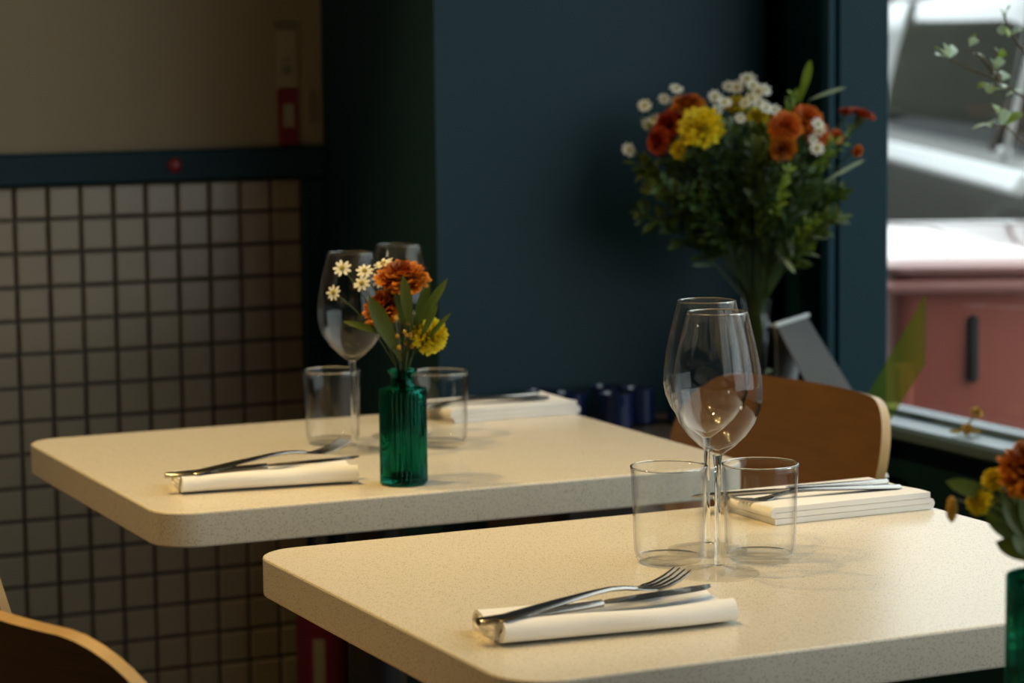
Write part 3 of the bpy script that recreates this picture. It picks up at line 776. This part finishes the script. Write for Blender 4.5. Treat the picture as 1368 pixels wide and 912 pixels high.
for i, (px, py, dp, n, R, pm, fl, nm, lb) in enumerate([
        (933, 149, -.06, (-.1, -.75, .6), .0290, 'yellow', .75, 'yellow_marigold', 'large yellow bloom at the left front of the big bouquet'),
        (918, 119, -.02, (-.1, -.3, .9), .0215, 'orange', .6, 'orange_marigold', 'rust orange bloom just above the large yellow one in the big bouquet'),
        (893, 147, -.01, (-.6, -.6, .5), .0220, 'red', .7, 'red_marigold', 'dark red bloom left behind the large yellow one in the big bouquet'),
        (879, 167, -.03, (-.8, -.6, .2), .0180, 'red', .7, 'red_marigold', 'dark red bloom lowest at the left of the big bouquet'),
        (985, 121, .02, (-.1, -.4, .8), .0150, 'yellow', .7, 'yellow_marigold', 'small yellow bloom behind white blossoms mid bouquet'),
        (1011, 137, -.02, (.1, -.6, .7), .0150, 'yellow', .7, 'yellow_marigold', 'small yellow bloom below the white blossoms mid bouquet'),
        (1043, 150, -.06, (0, -.8, .5), .0220, 'orange2', .75, 'orange_marigold', 'bright orange bloom right of the middle of the big bouquet'),
        (1039, 176, -.07, (0, -.9, -.1), .0170, 'orange', .8, 'orange_marigold', 'deep orange bloom hanging below the bright one in the big bouquet'),
        (1076, 138, -.02, (.2, -.6, .7), .0200, 'orange2', .6, 'orange_marigold', 'bright orange bloom at the upper right of the big bouquet'),
        (1087, 158, -.03, (.5, -.7, .3), .0185, 'orange2', .7, 'orange_marigold', 'orange bloom at the right with white blossoms before it'),
        (1115, 163, -.02, (.6, -.6, .3), .0095, 'orange2', .8, 'orange_marigold', 'small orange bloom between the green stems at the right'),
        (1150, 134, -.01, (.3, -.1, .9), .0175, 'red', .35, 'red_marigold', 'flat crimson bloom farthest right in the big bouquet'),
        (1131, 132, .02, (.1, -.3, .8), .0085, 'red', .6, 'red_marigold', 'tiny crimson bloom next to the farthest right one'),
        (1143, 183, -.02, (.6, -.6, -.2), .0080, 'orange2', .8, 'orange_marigold', 'small orange bud lowest at the right of the big bouquet'),
        (905, 178, -.05, (-.3, -.8, -.2), .0120, 'yellow', .8, 'yellow_marigold', 'small yellow bloom under the large yellow one')]):
    AB.flower(nm, lb, 'flower', GB, p2(px, py, dp), n, R * 1.12, 'pom', 50 + i, pm, fl)
WB = [(840, 178, -.01, .0085), (862, 120, 0, .0080), (868, 146, .01, .0095), (874, 138, .0, .0075), (905, 98, .01, .0080), (889, 112, .02, .0070), (905, 113, .0, .0070), (954, 109, -.02, .0080), (966, 116, -.03, .0085), (985, 97, .0, .0085), (976, 96, .02, .0080), (1000, 86, .01, .0100), (1006, 95, -.01, .0080), (1012, 103, -.02, .0085), (1001, 112, -.03, .0095), (993, 117, -.04, .0075), (1012, 118, -.03, .0085), (1022, 101, .0, .0080), (1021, 124, -.03, .0080), (1033, 127, -.02, .0080), (1084, 177, -.07, .0085), (1087, 146, -.055, .0080), (1088, 155, -.06, .0075), (958, 126, -.01, .0065), (985, 137, -.05, .0065), (1080, 166, -.06, .0060)]
for i, (px, py, dp, R) in enumerate(WB):
    rnd = random.Random(900 + i)
    if px < 920: lb = 'tiny white blossom at the left side of the big bouquet'
    elif px < 1050: lb = 'tiny white blossom in the top middle of the big bouquet'
    else: lb = 'tiny white blossom before the orange blooms of the big bouquet'
    AB.flower('white_blossom', lb, 'flower', 'white blossoms: ' + lb.split(' ', 3)[3], p2(px, py, dp), (rnd.uniform(-.4, .4), -.7, rnd.uniform(.2, .8)), R * 1.3, 'daisy', 300 + i, 'white_petal', sr=.0006)
# feathery greenery
def sprig(arr, tip, seed, mt, label, group, nleaf=46, ll=.026, lw=.0052, start=.35):
    rnd = random.Random(seed)
    t = thing('greenery_sprig', label, 'foliage', arr.o, 0, group)
    path = arr.stem_path(arr.w(tip), 9)
    m = MB(); m.tube(path, [.0015 * (1 - .06 * k) for k in range(len(path))], 5); m.build('stem', 'stem', t)
    m = MB(); segs = path[2:]
    for k in range(nleaf):
        u = start + (1 - start) * (k + rnd.random()) / nleaf
        x = min(len(segs) - 1.001, u * (len(segs) - 1)); i = int(x); fr = x - i
        base = segs[i].lerp(segs[i+1], fr); d = (segs[i+1] - segs[i]).normalized()
        a, b, _ = frame(d); az = rnd.uniform(0, 2*pi)
        dirv = d * rnd.uniform(.35, .9) + (a * cos(az) + b * sin(az)) * rnd.uniform(.5, 1.0)
        dirv.normalize()
        ln = ll * rnd.uniform(.55, 1.25) * (1.15 - .5 * u)
        leaf_blade(m, base, base + dirv * ln, lw * rnd.uniform(.7, 1.4), rnd.uniform(-.1, .15), nrm=(rnd.uniform(-.5, .5), rnd.uniform(-1, -.2), rnd.uniform(.1, 1)), seg=4)
    fo = m.build('foliage', mt, t); fo['kind'] = 'stuff'
    return t
rg = random.Random(77)
tips = []
for k in range(40):
    px = 850 + 285 * ((k * .618) % 1); cx = (px - 985) / 150
    py = 140 + 78 * abs(cx) ** 1.4 + rg.uniform(-14, 70)
    tips.append((px, py, rg.uniform(-.07, .055)))
for i, (px, py, dp) in enumerate(tips):
    sprig(AB, p2(px, py, dp), 500 + i, ('leaf_d', 'leaf', 'leaf', 'leaf_d')[i % 4], 'feathery dark green sprig within the body of the large bouquet', 'green sprigs filling the large bouquet', nleaf=58, ll=.036, lw=.0075, start=.28)
for i, (px, py, dp, n, lb) in enumerate([(1060, 108, .02, 60, 'light green plume standing behind the bright orange blooms'), (1003, 100, .03, 40, 'light green sprig behind the white blossoms at the top of the bouquet'), (862, 138, .0, 26, 'light green sprig at the far left of the big bouquet'), (1108, 170, -.03, 40, 'pale green sprig below the right-hand orange blooms'), (1140, 150, .0, 26, 'thin green sprig carrying toward the crimson bloom at the right'), (1085, 270, -.06, 30, 'light green sprig drooping low at the right of the bouquet'), (1045, 205, -.08, 36, 'light green sprig at the front below the orange blooms'), (960, 135, -.03, 36, 'light green sprig between the large yellow bloom and the white blossoms'), (1020, 150, -.05, 36, 'light green sprig left of the bright orange blooms')]):
    sprig(AB, p2(px, py, dp), 700 + i, 'leaf_l', lb, 'light green sprigs in the large bouquet', nleaf=n, ll=.022, lw=.005, start=.55)
AB.leaves('long_leaf', 'upright pointed light green leaf highest in the big bouquet', 'long leaves of the big bouquet', [(p2(1070, 118, .01), p2(1083, 62, .0), .0125, .03), (p2(1066, 118, .01), p2(1074, 92, .0), .009, .03)], 'leaf_l')
AB.leaves('long_leaf', 'narrow leaf pointing right across the window frame from the bouquet', 'long leaves of the big bouquet', [(p2(1082, 115, .01), p2(1130, 99, .0), .006, .04)], 'leaf_p')
AB.leaves('long_leaf', 'pale narrow leaf sticking out right below the crimson bloom', 'long leaves of the big bouquet', [(p2(1095, 225, -.03), p2(1152, 194, -.03), .006, .05)], 'leaf_p')
AB.leaves('long_leaf', 'short pale leaf drooping low beside the bouquet stems', 'long leaves of the big bouquet', [(p2(1040, 318, -.03), p2(1058, 343, -.04), .007, .05)], 'leaf_p')

# ================================================================== OTHER THINGS ON THE SILL
t = thing('tent_card', 'grey folded tent card with pale edge beside the bouquet vase', 'menu card', VB)
def panel(name, q, mt, parent, th=.0018):
    q = [Vector(v) for v in q]; n = (q[1] - q[0]).cross(q[3] - q[0]).normalized() * th
    m = MB(); m.loft([[v - n/2 for v in q], [v + n/2 for v in q]]); return m.build(name, mt, parent, smooth=False)
def rv(r, f, u): return RIGHT * r + FWD * f + UP * u
panel('front_panel', [rv(.026, -.030, .141), rv(.078, .055, .146), rv(.165, .030, .0012), rv(.095, -.085, .0012)], 'grey_card', t)
panel('back_panel', [rv(.025, -.029, .141), rv(.077, .056, .146), rv(.062, .085, .0012), rv(.036, .030, .0012)], 'white_card', t)
m = MB(); m.tube([rv(.023, -.034, .142), rv(.081, .059, .147)], .0035, 8); m.build('spine', 'white_card', t)

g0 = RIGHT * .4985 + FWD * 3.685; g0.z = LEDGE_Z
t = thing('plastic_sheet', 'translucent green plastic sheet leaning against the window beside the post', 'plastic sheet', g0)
panel('sheet', [rv(0, 0, .001), rv(.040, -.06, .001), rv(.0845, -.106, .090), rv(.0845, -.106, .190)], 'green_sheet', t, .0012)  # added sheet; its green tint stands in for a reflection

d0 = Vector((2.036, 2.92, LEDGE_Z))
t = thing('dried_flower', 'dried yellow flower sprig lying on the window sill', 'flower', d0)
m = MB(); m.tube([rv(-.006, 0, .002), rv(.004, 0, .010), rv(.018, .004, .026)], .0014, 6); m.build('stem', 'twig', t)
m = MB(); pompon(m, rv(.020, .004, .030), rv(.3, -.5, .8), .010, .7, 5, 61, .6); m.build('bloom', 'dry', t, angle=0)
m = MB(); pompon(m, rv(.006, -.004, .008), rv(-.2, -.6, .5), .0095, .6, 5, 62, .6); m.build('bloom', 'dry', t, angle=0)
for k, (r, u) in enumerate(((-.02, .006), (.026, .006), (.016, .010))):
    m = MB(); leaf_blade(m, rv(.003, -.003, .006), rv(r, -.008, u), .006, .1); m.build('leaf', 'dry', t)

# slender potted plant standing to the right, its twigs reaching before the glass
pp = RIGHT * .8175 + FWD * 3.022; pp.z = LEDGE_Z
t = thing('potted_plant', 'slender twiggy plant with small pale glossy leaves before the window', 'plant', pp)
m = MB(); m.lathe([(.026, .001), (.033, .070), (.036, .072), (.036, .084), (.032, .084), (.030, .070), (.002, .068)], 28); m.build('pot', 'terracotta', t)
m = MB(); m.lathe([(.0295, .066), (.030, .074), (.015, .077), (.002, .078)], 20); m.build('soil', 'soil', t)
def pl(px, py, f=3.30): return RIGHT * ((px - 684) / 3413 * f) + FWD * f + UP * (CAM_H - (py - 67) * f / 3413) - pp
root = Vector((0, 0, .075))
branches = [[root, pl(1560, 420, 3.10), pl(1420, 245, 3.22), pl(1345, 168), pl(1322, 165)],
            [pl(1420, 245, 3.22), pl(1395, 150), pl(1335, 108), pl(1295, 92), pl(1266, 76)],
            [pl(1395, 150), pl(1375, 80), pl(1350, 45), pl(1341, 20)],
            [pl(1335, 108), pl(1332, 88), pl(1334, 70)], [pl(1335, 108), pl(1318, 85), pl(1302, 68), pl(1292, 70)],
            [root, pl(1600, 330, 3.08), pl(1500, 120, 3.16), pl(1440, 20, 3.22)]]
for bp in branches:
    m = MB(); m.tube(bp, [.0022, .0020, .0015, .0011, .0008][:len(bp)], 6); m.build('twig', 'twig', t)
LV = [(1266,76,1250,64),(1266,76,1262,58),(1268,78,1275,62),(1262,76,1252,74),(1295,56,1304,50),(1296,62,1305,52),(1341,28,1334,12),(1344,24,1350,10),(1342,36,1346,50),(1340,34,1338,48),(1352,48,1364,40),(1334,72,1330,66),(1335,80,1340,66),(1332,92,1338,78),(1330,95,1326,80),(1330,108,1337,96),(1322,112,1308,118),(1328,112,1320,124),(1334,112,1342,118),(1340,108,1345,98),(1334,152,1328,140),(1336,165,1346,146),(1330,160,1325,170),(1338,168,1352,152),(1345,168,1366,150),(1330,166,1300,172),(1345,128,1370,122),(1300,72,1316,78),(1420,150,1405,130),(1440,60,1420,40),(1480,100,1500,70),(1450,200,1470,180),(1345,120,1318,124)]
for k, (a, b_, c, d) in enumerate(LV):
    rnd = random.Random(k)
    m = MB(); leaf_blade(m, pl(a, b_, 3.30), pl(c, d, 3.30 + rnd.uniform(-.03, .03)), 0.013 if k < 25 else .009, .08, nrm=(rnd.uniform(-.8, .8), -.4, 1), seg=6); m.build('leaf', 'leaf_p' if k % 4 else 'leaf_l', t)

# ================================================================== AGAINST THE WALLS
t = thing('fire_extinguisher', 'dark red fire extinguisher on the floor by the tiled wall', 'extinguisher', (1.352, 3.62, 0))
m = MB(); m.lathe([(.043, 0.0), (.0455, .006), (.0455, .40), (.042, .43), (.032, .452), (.018, .465)], 32); m.build('cylinder', 'red_paint', t)
m = MB(); m.lathe([(.0459, .22), (.0461, .222), (.0461, .335), (.0459, .337)], 32, caps=False); 
m.f = [f for i, f in enumerate(m.f) if 20 <= (i % 32) <= 21]; m.m = [0] * len(m.f); m.build('label', 'grey_mark', t)
m = MB(); m.lathe([(.015, .464), (.015, .495), (.019, .498), (.019, .512), (.008, .516)], 20); m.build('valve', 'steel', t)
m = MB(); m.box((-.012, -.07, .512), (.012, .02, .518)); m.box((-.012, -.075, .535), (.012, .015, .540)); m.box((-.010, .005, .512), (.010, .02, .540)); m.build('handle', 'black_metal', t, smooth=False)
m = MB(); m.tube([(0, -.018, .505), (.03, -.045, .50), (.052, -.035, .46), (.056, -.02, .36), (.056, -.018, .22)], .008, 8); m.build('hose', 'rubber', t)

t = thing('wall_sign', 'narrow pale sign with a red lower half on the cream wall', 'sign', (1.362, TILE_Y, RAIL1))
m = MB(); m.cbox((-.0165, -.004, .092), (.0165, -.0002, .184), .001); m.build('plate', 'pale_sign', t, smooth=False)
m = MB(); m.cbox((-.0165, -.005, .0005), (.0165, -.0002, .090), .001); m.build('red_plate', 'red_sign', t, smooth=False)
m = MB(); m.box((-.019, -.007, .180), (.017, -.0041, .190)); m.build('bracket', 'grey_mark', t, smooth=False)
for z0, z1 in ((.132, .136), (.112, .126)):
    m = MB(); m.box((-.009, -.0046, z0), (.007, -.0039, z1)); m.build('mark', 'grey_mark', t, smooth=False)
m = MB(); m.box((-.009, -.0056, .030), (.009, -.0049, .066)); m.build('mark', 'pale_sign', t, smooth=False)
m = MB(); m.cbox((1.397, TILE_Y - .002, 1.112), (1.412, TILE_Y - .0002, 1.165), .0006)
tag(m.build('wall_label', 'grey_mark', smooth=False), 'small faint grey label on the cream wall right of the red sign', 'label')
m = MB(); m.lathe([(.011, 0), (.011, .004), (.008, .007), (.002, .008)], 20, mtx=Matrix.Rotation(radians(90), 4, 'X'))
o = tag(m.build('indicator_button', 'redlamp', loc=(1.170, TILE_Y - .0222, 1.055)), 'small round red button on the dark dado rail', 'button')  # small raised red disc on the rail

t = thing('low_cabinet', 'low dark cabinet along the teal wall under the big bouquet', 'cabinet', (1.722, 3.175, 0))
m = MB(); m.cbox((-.238, -.125, .05), (.238, .130, CAB_Z - .018), .003); m.build('body', 'darkwood', t, smooth=False)
m = MB(); m.cbox((-.245, -.132, CAB_Z - .018), (.245, .140, CAB_Z), .003); m.build('top', 'darkwood', t, smooth=False)
for s in (-1, 1):
    m = MB(); m.cbox((s*.119 - .114, -.129, .07), (s*.119 + .114, -.125, CAB_Z - .03), .001); d = m.build('door', 'darkwood', t, smooth=False)
    m = MB(); m.lathe([(.004, 0), (.004, .012), (.007, .016), (.002, .020)], 12, mtx=Matrix.Translation((s*.018, -.129, .45)) @ Matrix.Rotation(radians(90), 4, 'X')); m.build('knob', 'steel', d)
    for y in (-.09, .09):
        m = MB(); m.tube([(s*.20, y, 0), (s*.20, y, .05)], .012, 8); m.build('leg', 'darkwood', t)
bt = thing('candle_holder', 'dark blue glass candle holder on the cabinet behind the farther table', 'candle holder', (1.53, 3.20, CAB_Z), 0, 'dark blue candle holders on the cabinet')
m = MB(); m.lathe([(.018, .0004), (.0235, .003), (.0245, .010), (.0235, .042), (.0250, .052), (.0235, .052), (.0215, .042), (.0220, .012), (.002, .010)], 28); m.build('cup', 'bottle', bt)
m = MB(); m.lathe([(.017, .0105), (.017, .024), (.002, .025)], 16); m.build('candle', 'white_card', bt)
for x, y in ((1.585, 3.235), (1.64, 3.20), (1.695, 3.235), (1.75, 3.20), (1.56, 3.275), (1.665, 3.275)):
    c = copy_tree(bt); c.location = (x, y, CAB_Z)

# ================================================================== THE STREET OUTSIDE
m = MB(); m.box((WX + .031, -12, -.16), (4.2, 30, -.04)); struct(m.build('pavement', 'pavement', smooth=False))
m = MB(); m.box((4.2, -12, -.3), (14, 30, -.15)); struct(m.build('road', 'asphalt', smooth=False))
m = MB(); m.box((WX - .10, 4.01, -.04), (WX + .05, 30, 7)); struct(m.build('wall_facade', 'stone', smooth=False))
# red lidded bin on the pavement
bl_ = RIGHT * .90 + FWD * 4.80; bl_.z = -.04
t = thing('street_bin', 'red-brown lidded bin on the pavement outside the window', 'bin', bl_, -YAW)
BH = .865
m = MB()
def rr2(w, d, r, z, dx=0, dy=0): return [(x + dx, y + dy, zz) for x, y, zz in rrect(w, d, r, z, 5)]
m.loft([rr2(.40, .46, .04, .05), rr2(.42, .49, .04, .30), rr2(.455, .545, .045, BH - .005)])
m.build('body', 'binred', t)
lm_ = Matrix.Translation((0, -.31, .866)) @ Matrix.Rotation(radians(3.2), 4, 'X') @ Matrix.Translation((0, .31, -.866))
m = MB(); m.loft([rr2(.50, .60, .05, .862), rr2(.52, .62, .05, .864), rr2(.525, .625, .05, .874), rr2(.512, .612, .05, .880), rr2(.44, .54, .05, .887), rr2(.20, .30, .05, .893)], mtx=lm_)
m.build('lid', 'binlid', t)
m = MB(); m.cbox((-.250, -.310, .828), (.250, .285, .852), .008); m.build('rim_bar', 'binlid', t, smooth=False)
m = MB(); m.cbox((-.085, -.280, .665), (-.068, -.245, .785), .004); m.build('slot', 'slot', t, smooth=False)
for x0 in (-.20, .17):
    m = MB(); m.cbox((x0 - .016, -.272, .12), (x0 + .016, -.235, .70), .006); m.build('rib', 'binred', t, smooth=False)
for s in (-1, 1):
    m = MB(); m.lathe([(.03, -.02), (.075, -.02), (.08, -.012), (.08, .012), (.075, .02), (.03, .02)], 24, mtx=Matrix.Translation((s*.22, .20, .08)) @ Matrix.Rotation(radians(90), 4, 'Y')); m.build('wheel', 'rubber', t)
m = MB(); m.tube([(-.16, .27, BH - .03), (-.16, .37, BH - .02), (.16, .37, BH - .02), (.16, .27, BH - .03)], .012, 8); m.build('handle', 'slot', t)

# parked silver van; a dark reflection is put into its lower body colour
cl = RIGHT * 2.02 + FWD * 7.0; cl.z = -.15
car = thing('parked_van', 'parked silver and dark van outside, its side window framed in silver', 'van', cl, -YAW)
STY = [(-2.05, .62, .55, .80, .70), (-2.0, .80, .74, .92, .80), (-1.75, .88, .95, .98, .85), (-1.45, .90, 1.36, 1.0, .86), (-1.1, .91, 1.58, 1.0, .86), (-.4, .92, 1.645, 1.0, .86), (1.9, .92, 1.63, 1.0, .86), (2.45, .92, 1.50, 1.0, .86), (2.95, .91, 1.05, 1.0, .85), (3.15, .88, .96, .98, .84), (3.4, .80, .86, .92, .78), (3.5, .60, .62, .84, .70)]
def station(y):
    for a, b_ in zip(STY, STY[1:]):
        if a[0] <= y <= b_[0]:
            s = (y - a[0]) / (b_[0] - a[0]); return [p * (1 - s) + q * s for p, q in zip(a, b_)]
    return STY[-1]
def car_ring(y):
    _, _, top, ws, w = station(y)
    belt = min(1.05, top - .02) if top < 1.1 else 1.05
    hw = w
    half = [(hw * .86, .22), (hw * .97, .32), (hw * 1.0, .55), (hw * 1.0, .80), (hw * .985, belt - .06), (hw * .955, belt)]
    if top > 1.1:
        g = top - belt
        half += [(hw * .93, belt + .03), (hw * (.93 - .12 * min(1, g / .45)), belt + g * .82), (hw * .72, top - .025), (hw * .45, top)]
    else:
        half += [(hw * .93, belt + .004), (hw * .86, belt + .010), (hw * .72, top + .01), (hw * .45, top + .02)]
    return half
def cpt(y, idx, s, side, off=0.0):
    h = car_ring(y); a = Vector(h[idx]); b_ = Vector(h[idx + 1]); q = a.lerp(b_, s)
    d = (b_ - a).normalized(); n = Vector((d.y, -d.x))
    q = q + n * off
    return Vector((side * q.x, y, q.y))
ys = [-2.05 + 5.55 * k / 74 for k in range(75)]
rings = []
for y in ys:
    h = car_ring(y); rings.append([(x, y, z) for x, z in h] + [(-x, y, z) for x, z in h[::-1]])
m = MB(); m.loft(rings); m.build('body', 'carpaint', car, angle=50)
def patch(name, mt, y0, y1, idx, s0, s1, side, off, ny=14, ns=4, rounded=0.0):
    v = []; f = []
    for i in range(ny + 1):
        u = i / ny; y = y0 + (y1 - y0) * u
        e = min(u, 1 - u) * (y1 - y0); k = 0
        if rounded and e < rounded: k = (1 - sqrt(max(0, 1 - (1 - e / rounded) ** 2))) * .35
        for j in range(ns + 1): v.append(cpt(y, idx, s0 + (s1 - s0) * (k + (1 - 2*k) * j / ns), side, off))
    for i in range(ny):
        for j in range(ns): f.append((i*(ns+1)+j, (i+1)*(ns+1)+j, (i+1)*(ns+1)+j+1, i*(ns+1)+j+1))
    m = MB(); m.add(v, f); o = m.build(name, mt, car, angle=50)
    sm = o.modifiers.new('thickness', 'SOLIDIFY'); sm.thickness = .006; sm.offset = 0
    return o
for side in (-1, 1):
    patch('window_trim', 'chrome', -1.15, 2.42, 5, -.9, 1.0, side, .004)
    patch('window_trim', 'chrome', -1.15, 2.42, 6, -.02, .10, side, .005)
    patch('side_window', 'carglass', -1.12, -.74, 6, .06, .97, side, .008, rounded=.06)
    patch('side_window', 'carglass', -.66, 1.42, 6, .06, .97, side, .008, 26, rounded=.10)
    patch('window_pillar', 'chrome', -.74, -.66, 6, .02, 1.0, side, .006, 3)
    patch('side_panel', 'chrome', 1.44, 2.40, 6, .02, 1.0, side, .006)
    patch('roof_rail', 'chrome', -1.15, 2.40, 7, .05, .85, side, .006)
    patch('sill_strip', 'rubber', -1.1, 2.3, 1, .0, .3, side, .006)
    for y in (-1.35, 2.65):
        m = MB(); mt_ = Matrix.Translation((side * .78, y, .32)) @ Matrix.Rotation(radians(90), 4, 'Y')
        m.lathe([(.05, -.10), (.28, -.10), (.31, -.08), (.32, 0), (.31, .08), (.28, .10), (.05, .10)], 32, mtx=mt_); w_ = m.build('wheel', 'rubber', car)
        m = MB(); m.lathe([(.19, -.105), (.20, 0), (.19, .105), (.06, .112), (.02, .114)], 24, mtx=mt_); m.build('hubcap', 'chrome', w_)
    m = MB(); m.cbox((side*.58 - .12, 3.40, .62), (side*.58 + .12, 3.47, .74), .02); m.build('headlamp', 'headlamp', car, smooth=False)
    patch('tail_lamp', 'red_sign', -1.86, -1.70, 3, -.3, .8, side, .006, 4)
    m = MB(); m.cbox((side*.93 - .07, 2.44, 1.02), (side*.93 + .07, 2.54, 1.14), .02); m.build('mirror', 'carpaint', car, smooth=False)
def ends(name, y0, y1, z_off):
    v = []; f = []
    n = 8
    for k in range(n + 1):
        y = y0 + (y1 - y0) * k / n; h = car_ring(y)
        for x in (-.6, -.3, 0, .3, .6): v.append((x, y, max(q[1] for q in h) + z_off - .015 * abs(x)))
    for k in range(n):
        for j in range(4): f.append((k*5+j, k*5+j+1, (k+1)*5+j+1, (k+1)*5+j))
    m = MB(); m.add(v, f); o = m.build(name, 'carglass', car); sm = o.modifiers.new('thickness', 'SOLIDIFY'); sm.thickness = .006
ends('rear_window', -1.70, -1.22, .008); ends('windscreen', 2.48, 2.92, .008)

# terraced house across the road
hb = thing('terraced_house', 'brick terraced house across the road outside', 'building', (14.5, 8, -.15))
m = MB(); m.box((0, -9, 0), (3, 18, 4.2)); m.build('wall', 'brick', hb, smooth=False)
for k in range(9):
    y = -8 + k * 2.9
    for z in (1.2,):
        m = MB(); m.cbox((-.05, y, z), (.05, y + 1.15, z + 1.7), .02); w_ = m.build('window', 'stone', hb, smooth=False)
        m = MB(); m.box((-.06, y + .1, z + .1), (-.045, y + .54, z + 1.6)); m.box((-.06, y + .61, z + .1), (-.045, y + 1.05, z + 1.6)); m.build('pane', 'winglass', w_, smooth=False)
m = MB(); m.loft([[(-.2, -9.1, 4.2), (3.2, -9.1, 4.2), (1.5, -9.1, 5.4)], [(-.2, 18.1, 4.2), (3.2, 18.1, 4.2), (1.5, 18.1, 5.4)]]); m.build('roof', 'slot', hb, smooth=False)

# dark brick building that closes the far end of the street
eb = thing('corner_building', 'dark brick building closing the far end of the street', 'building', RIGHT * 3 + FWD * 27 + UP * -.15, -YAW)
m = MB(); m.box((-11, 0, 0), (16, 5, 4.2)); m.build('wall', 'dark_brick', eb, smooth=False)
for k in range(9):
    x = -10 + k * 2.9
    for z in (.8,):
        m = MB(); m.cbox((x, -.05, z), (x + 1.2, .05, z + 1.7), .02); w_ = m.build('window', 'stone', eb, smooth=False)
        m = MB(); m.box((x + .1, -.06, z + .1), (x + .56, -.045, z + 1.6)); m.box((x + .64, -.06, z + .1), (x + 1.1, -.045, z + 1.6)); m.build('pane', 'winglass', w_, smooth=False)

# ================================================================== CEILING SPOTLIGHTS (above the picture)
TRK = (0.50, 2.35, 2.66)
t = thing('ceiling_track', 'black ceiling track that carries the warm spotlights', 'track', TRK)
m = MB(); m.cbox((-.018, -1.25, .0), (.018, 1.25, .03), .003); m.build('rail', 'black_metal', t, smooth=False)
for s in (-.9, .9):
    m = MB(); m.tube([(0, s, .03), (0, s, .089)], .006, 8); m.build('hanger', 'black_metal', t)
HEADS = [((0.50, 1.45, 2.655), (0.80, 1.62, .75)), ((0.50, 2.00, 2.655), (0.82, 1.97, .75)), ((0.50, 2.55, 2.655), (0.78, 2.50, .75)), ((0.50, 3.05, 2.655), (1.30, 2.82, .75))]
NAMES = ['nearest the camera', 'second from the camera', 'third from the camera', 'farthest from the camera']
for (p, q), nm, gain in zip(HEADS, NAMES, (.62, .66, 1.0, 1.15)):
    p = Vector(p); d = (Vector(q) - p).normalized()
    t = thing('spotlight', 'black ceiling spotlight head %s on the track' % nm, 'spotlight', p, 0, 'ceiling spotlights')
    rot = d.to_track_quat('Z', 'Y').to_matrix().to_4x4()
    m = MB(); m.tube([(0, 0, 0), (0, 0, -.06)], .007, 8); m.build('arm', 'black_metal', t)
    mt_ = Matrix.Translation((0, 0, -.085)) @ rot
    m = MB(); m.lathe([(.012, -.055), (.034, -.050), (.036, .06), (.033, .06), (.031, -.02), (.002, -.022)], 24, mtx=mt_); m.build('shade', 'black_metal', t)
    ld = bpy.data.lights.new('spot_lamp', 'SPOT'); ld.energy = LAMP_POWER * gain; ld.color = LAMP_COLOR; ld.spot_size = radians(56); ld.spot_blend = .7; ld.shadow_soft_size = .028
    lo = bpy.data.objects.new('spot_lamp', ld); COL.objects.link(lo); lo.parent = t
    lo.matrix_local = Matrix.Translation(Vector((0, 0, -.085)) + d * .065) @ (-d).to_track_quat('Z', 'Y').to_matrix().to_4x4()

# glowing globe added as fill for the dim pier flank and tiles (outside the picture)
t = thing('globe_pendant', 'round frosted glass pendant lamp over the left of the room', 'lamp', (-1.2, 2.5, 1.95))
m = MB(); m.lathe([(.02, -.118)] + [(.12 * cos(a), .12 * sin(a)) for a in [radians(-75 + 15 * k) for k in range(11)]] + [(.02, .118)], 28); m.build('globe', 'globe', t)
m = MB(); m.lathe([(.022, .116), (.022, .15), (.006, .155), (.004, .16)], 16); m.build('cap', 'black_metal', t)
m = MB(); m.tube([(0, 0, .155), (0, 0, .795)], .003, 6); m.build('cord', 'black_metal', t)
m = MB(); m.lathe([(.045, .775), (.045, .799), (.01, .799)], 20); m.build('ceiling_rose', 'black_metal', t)
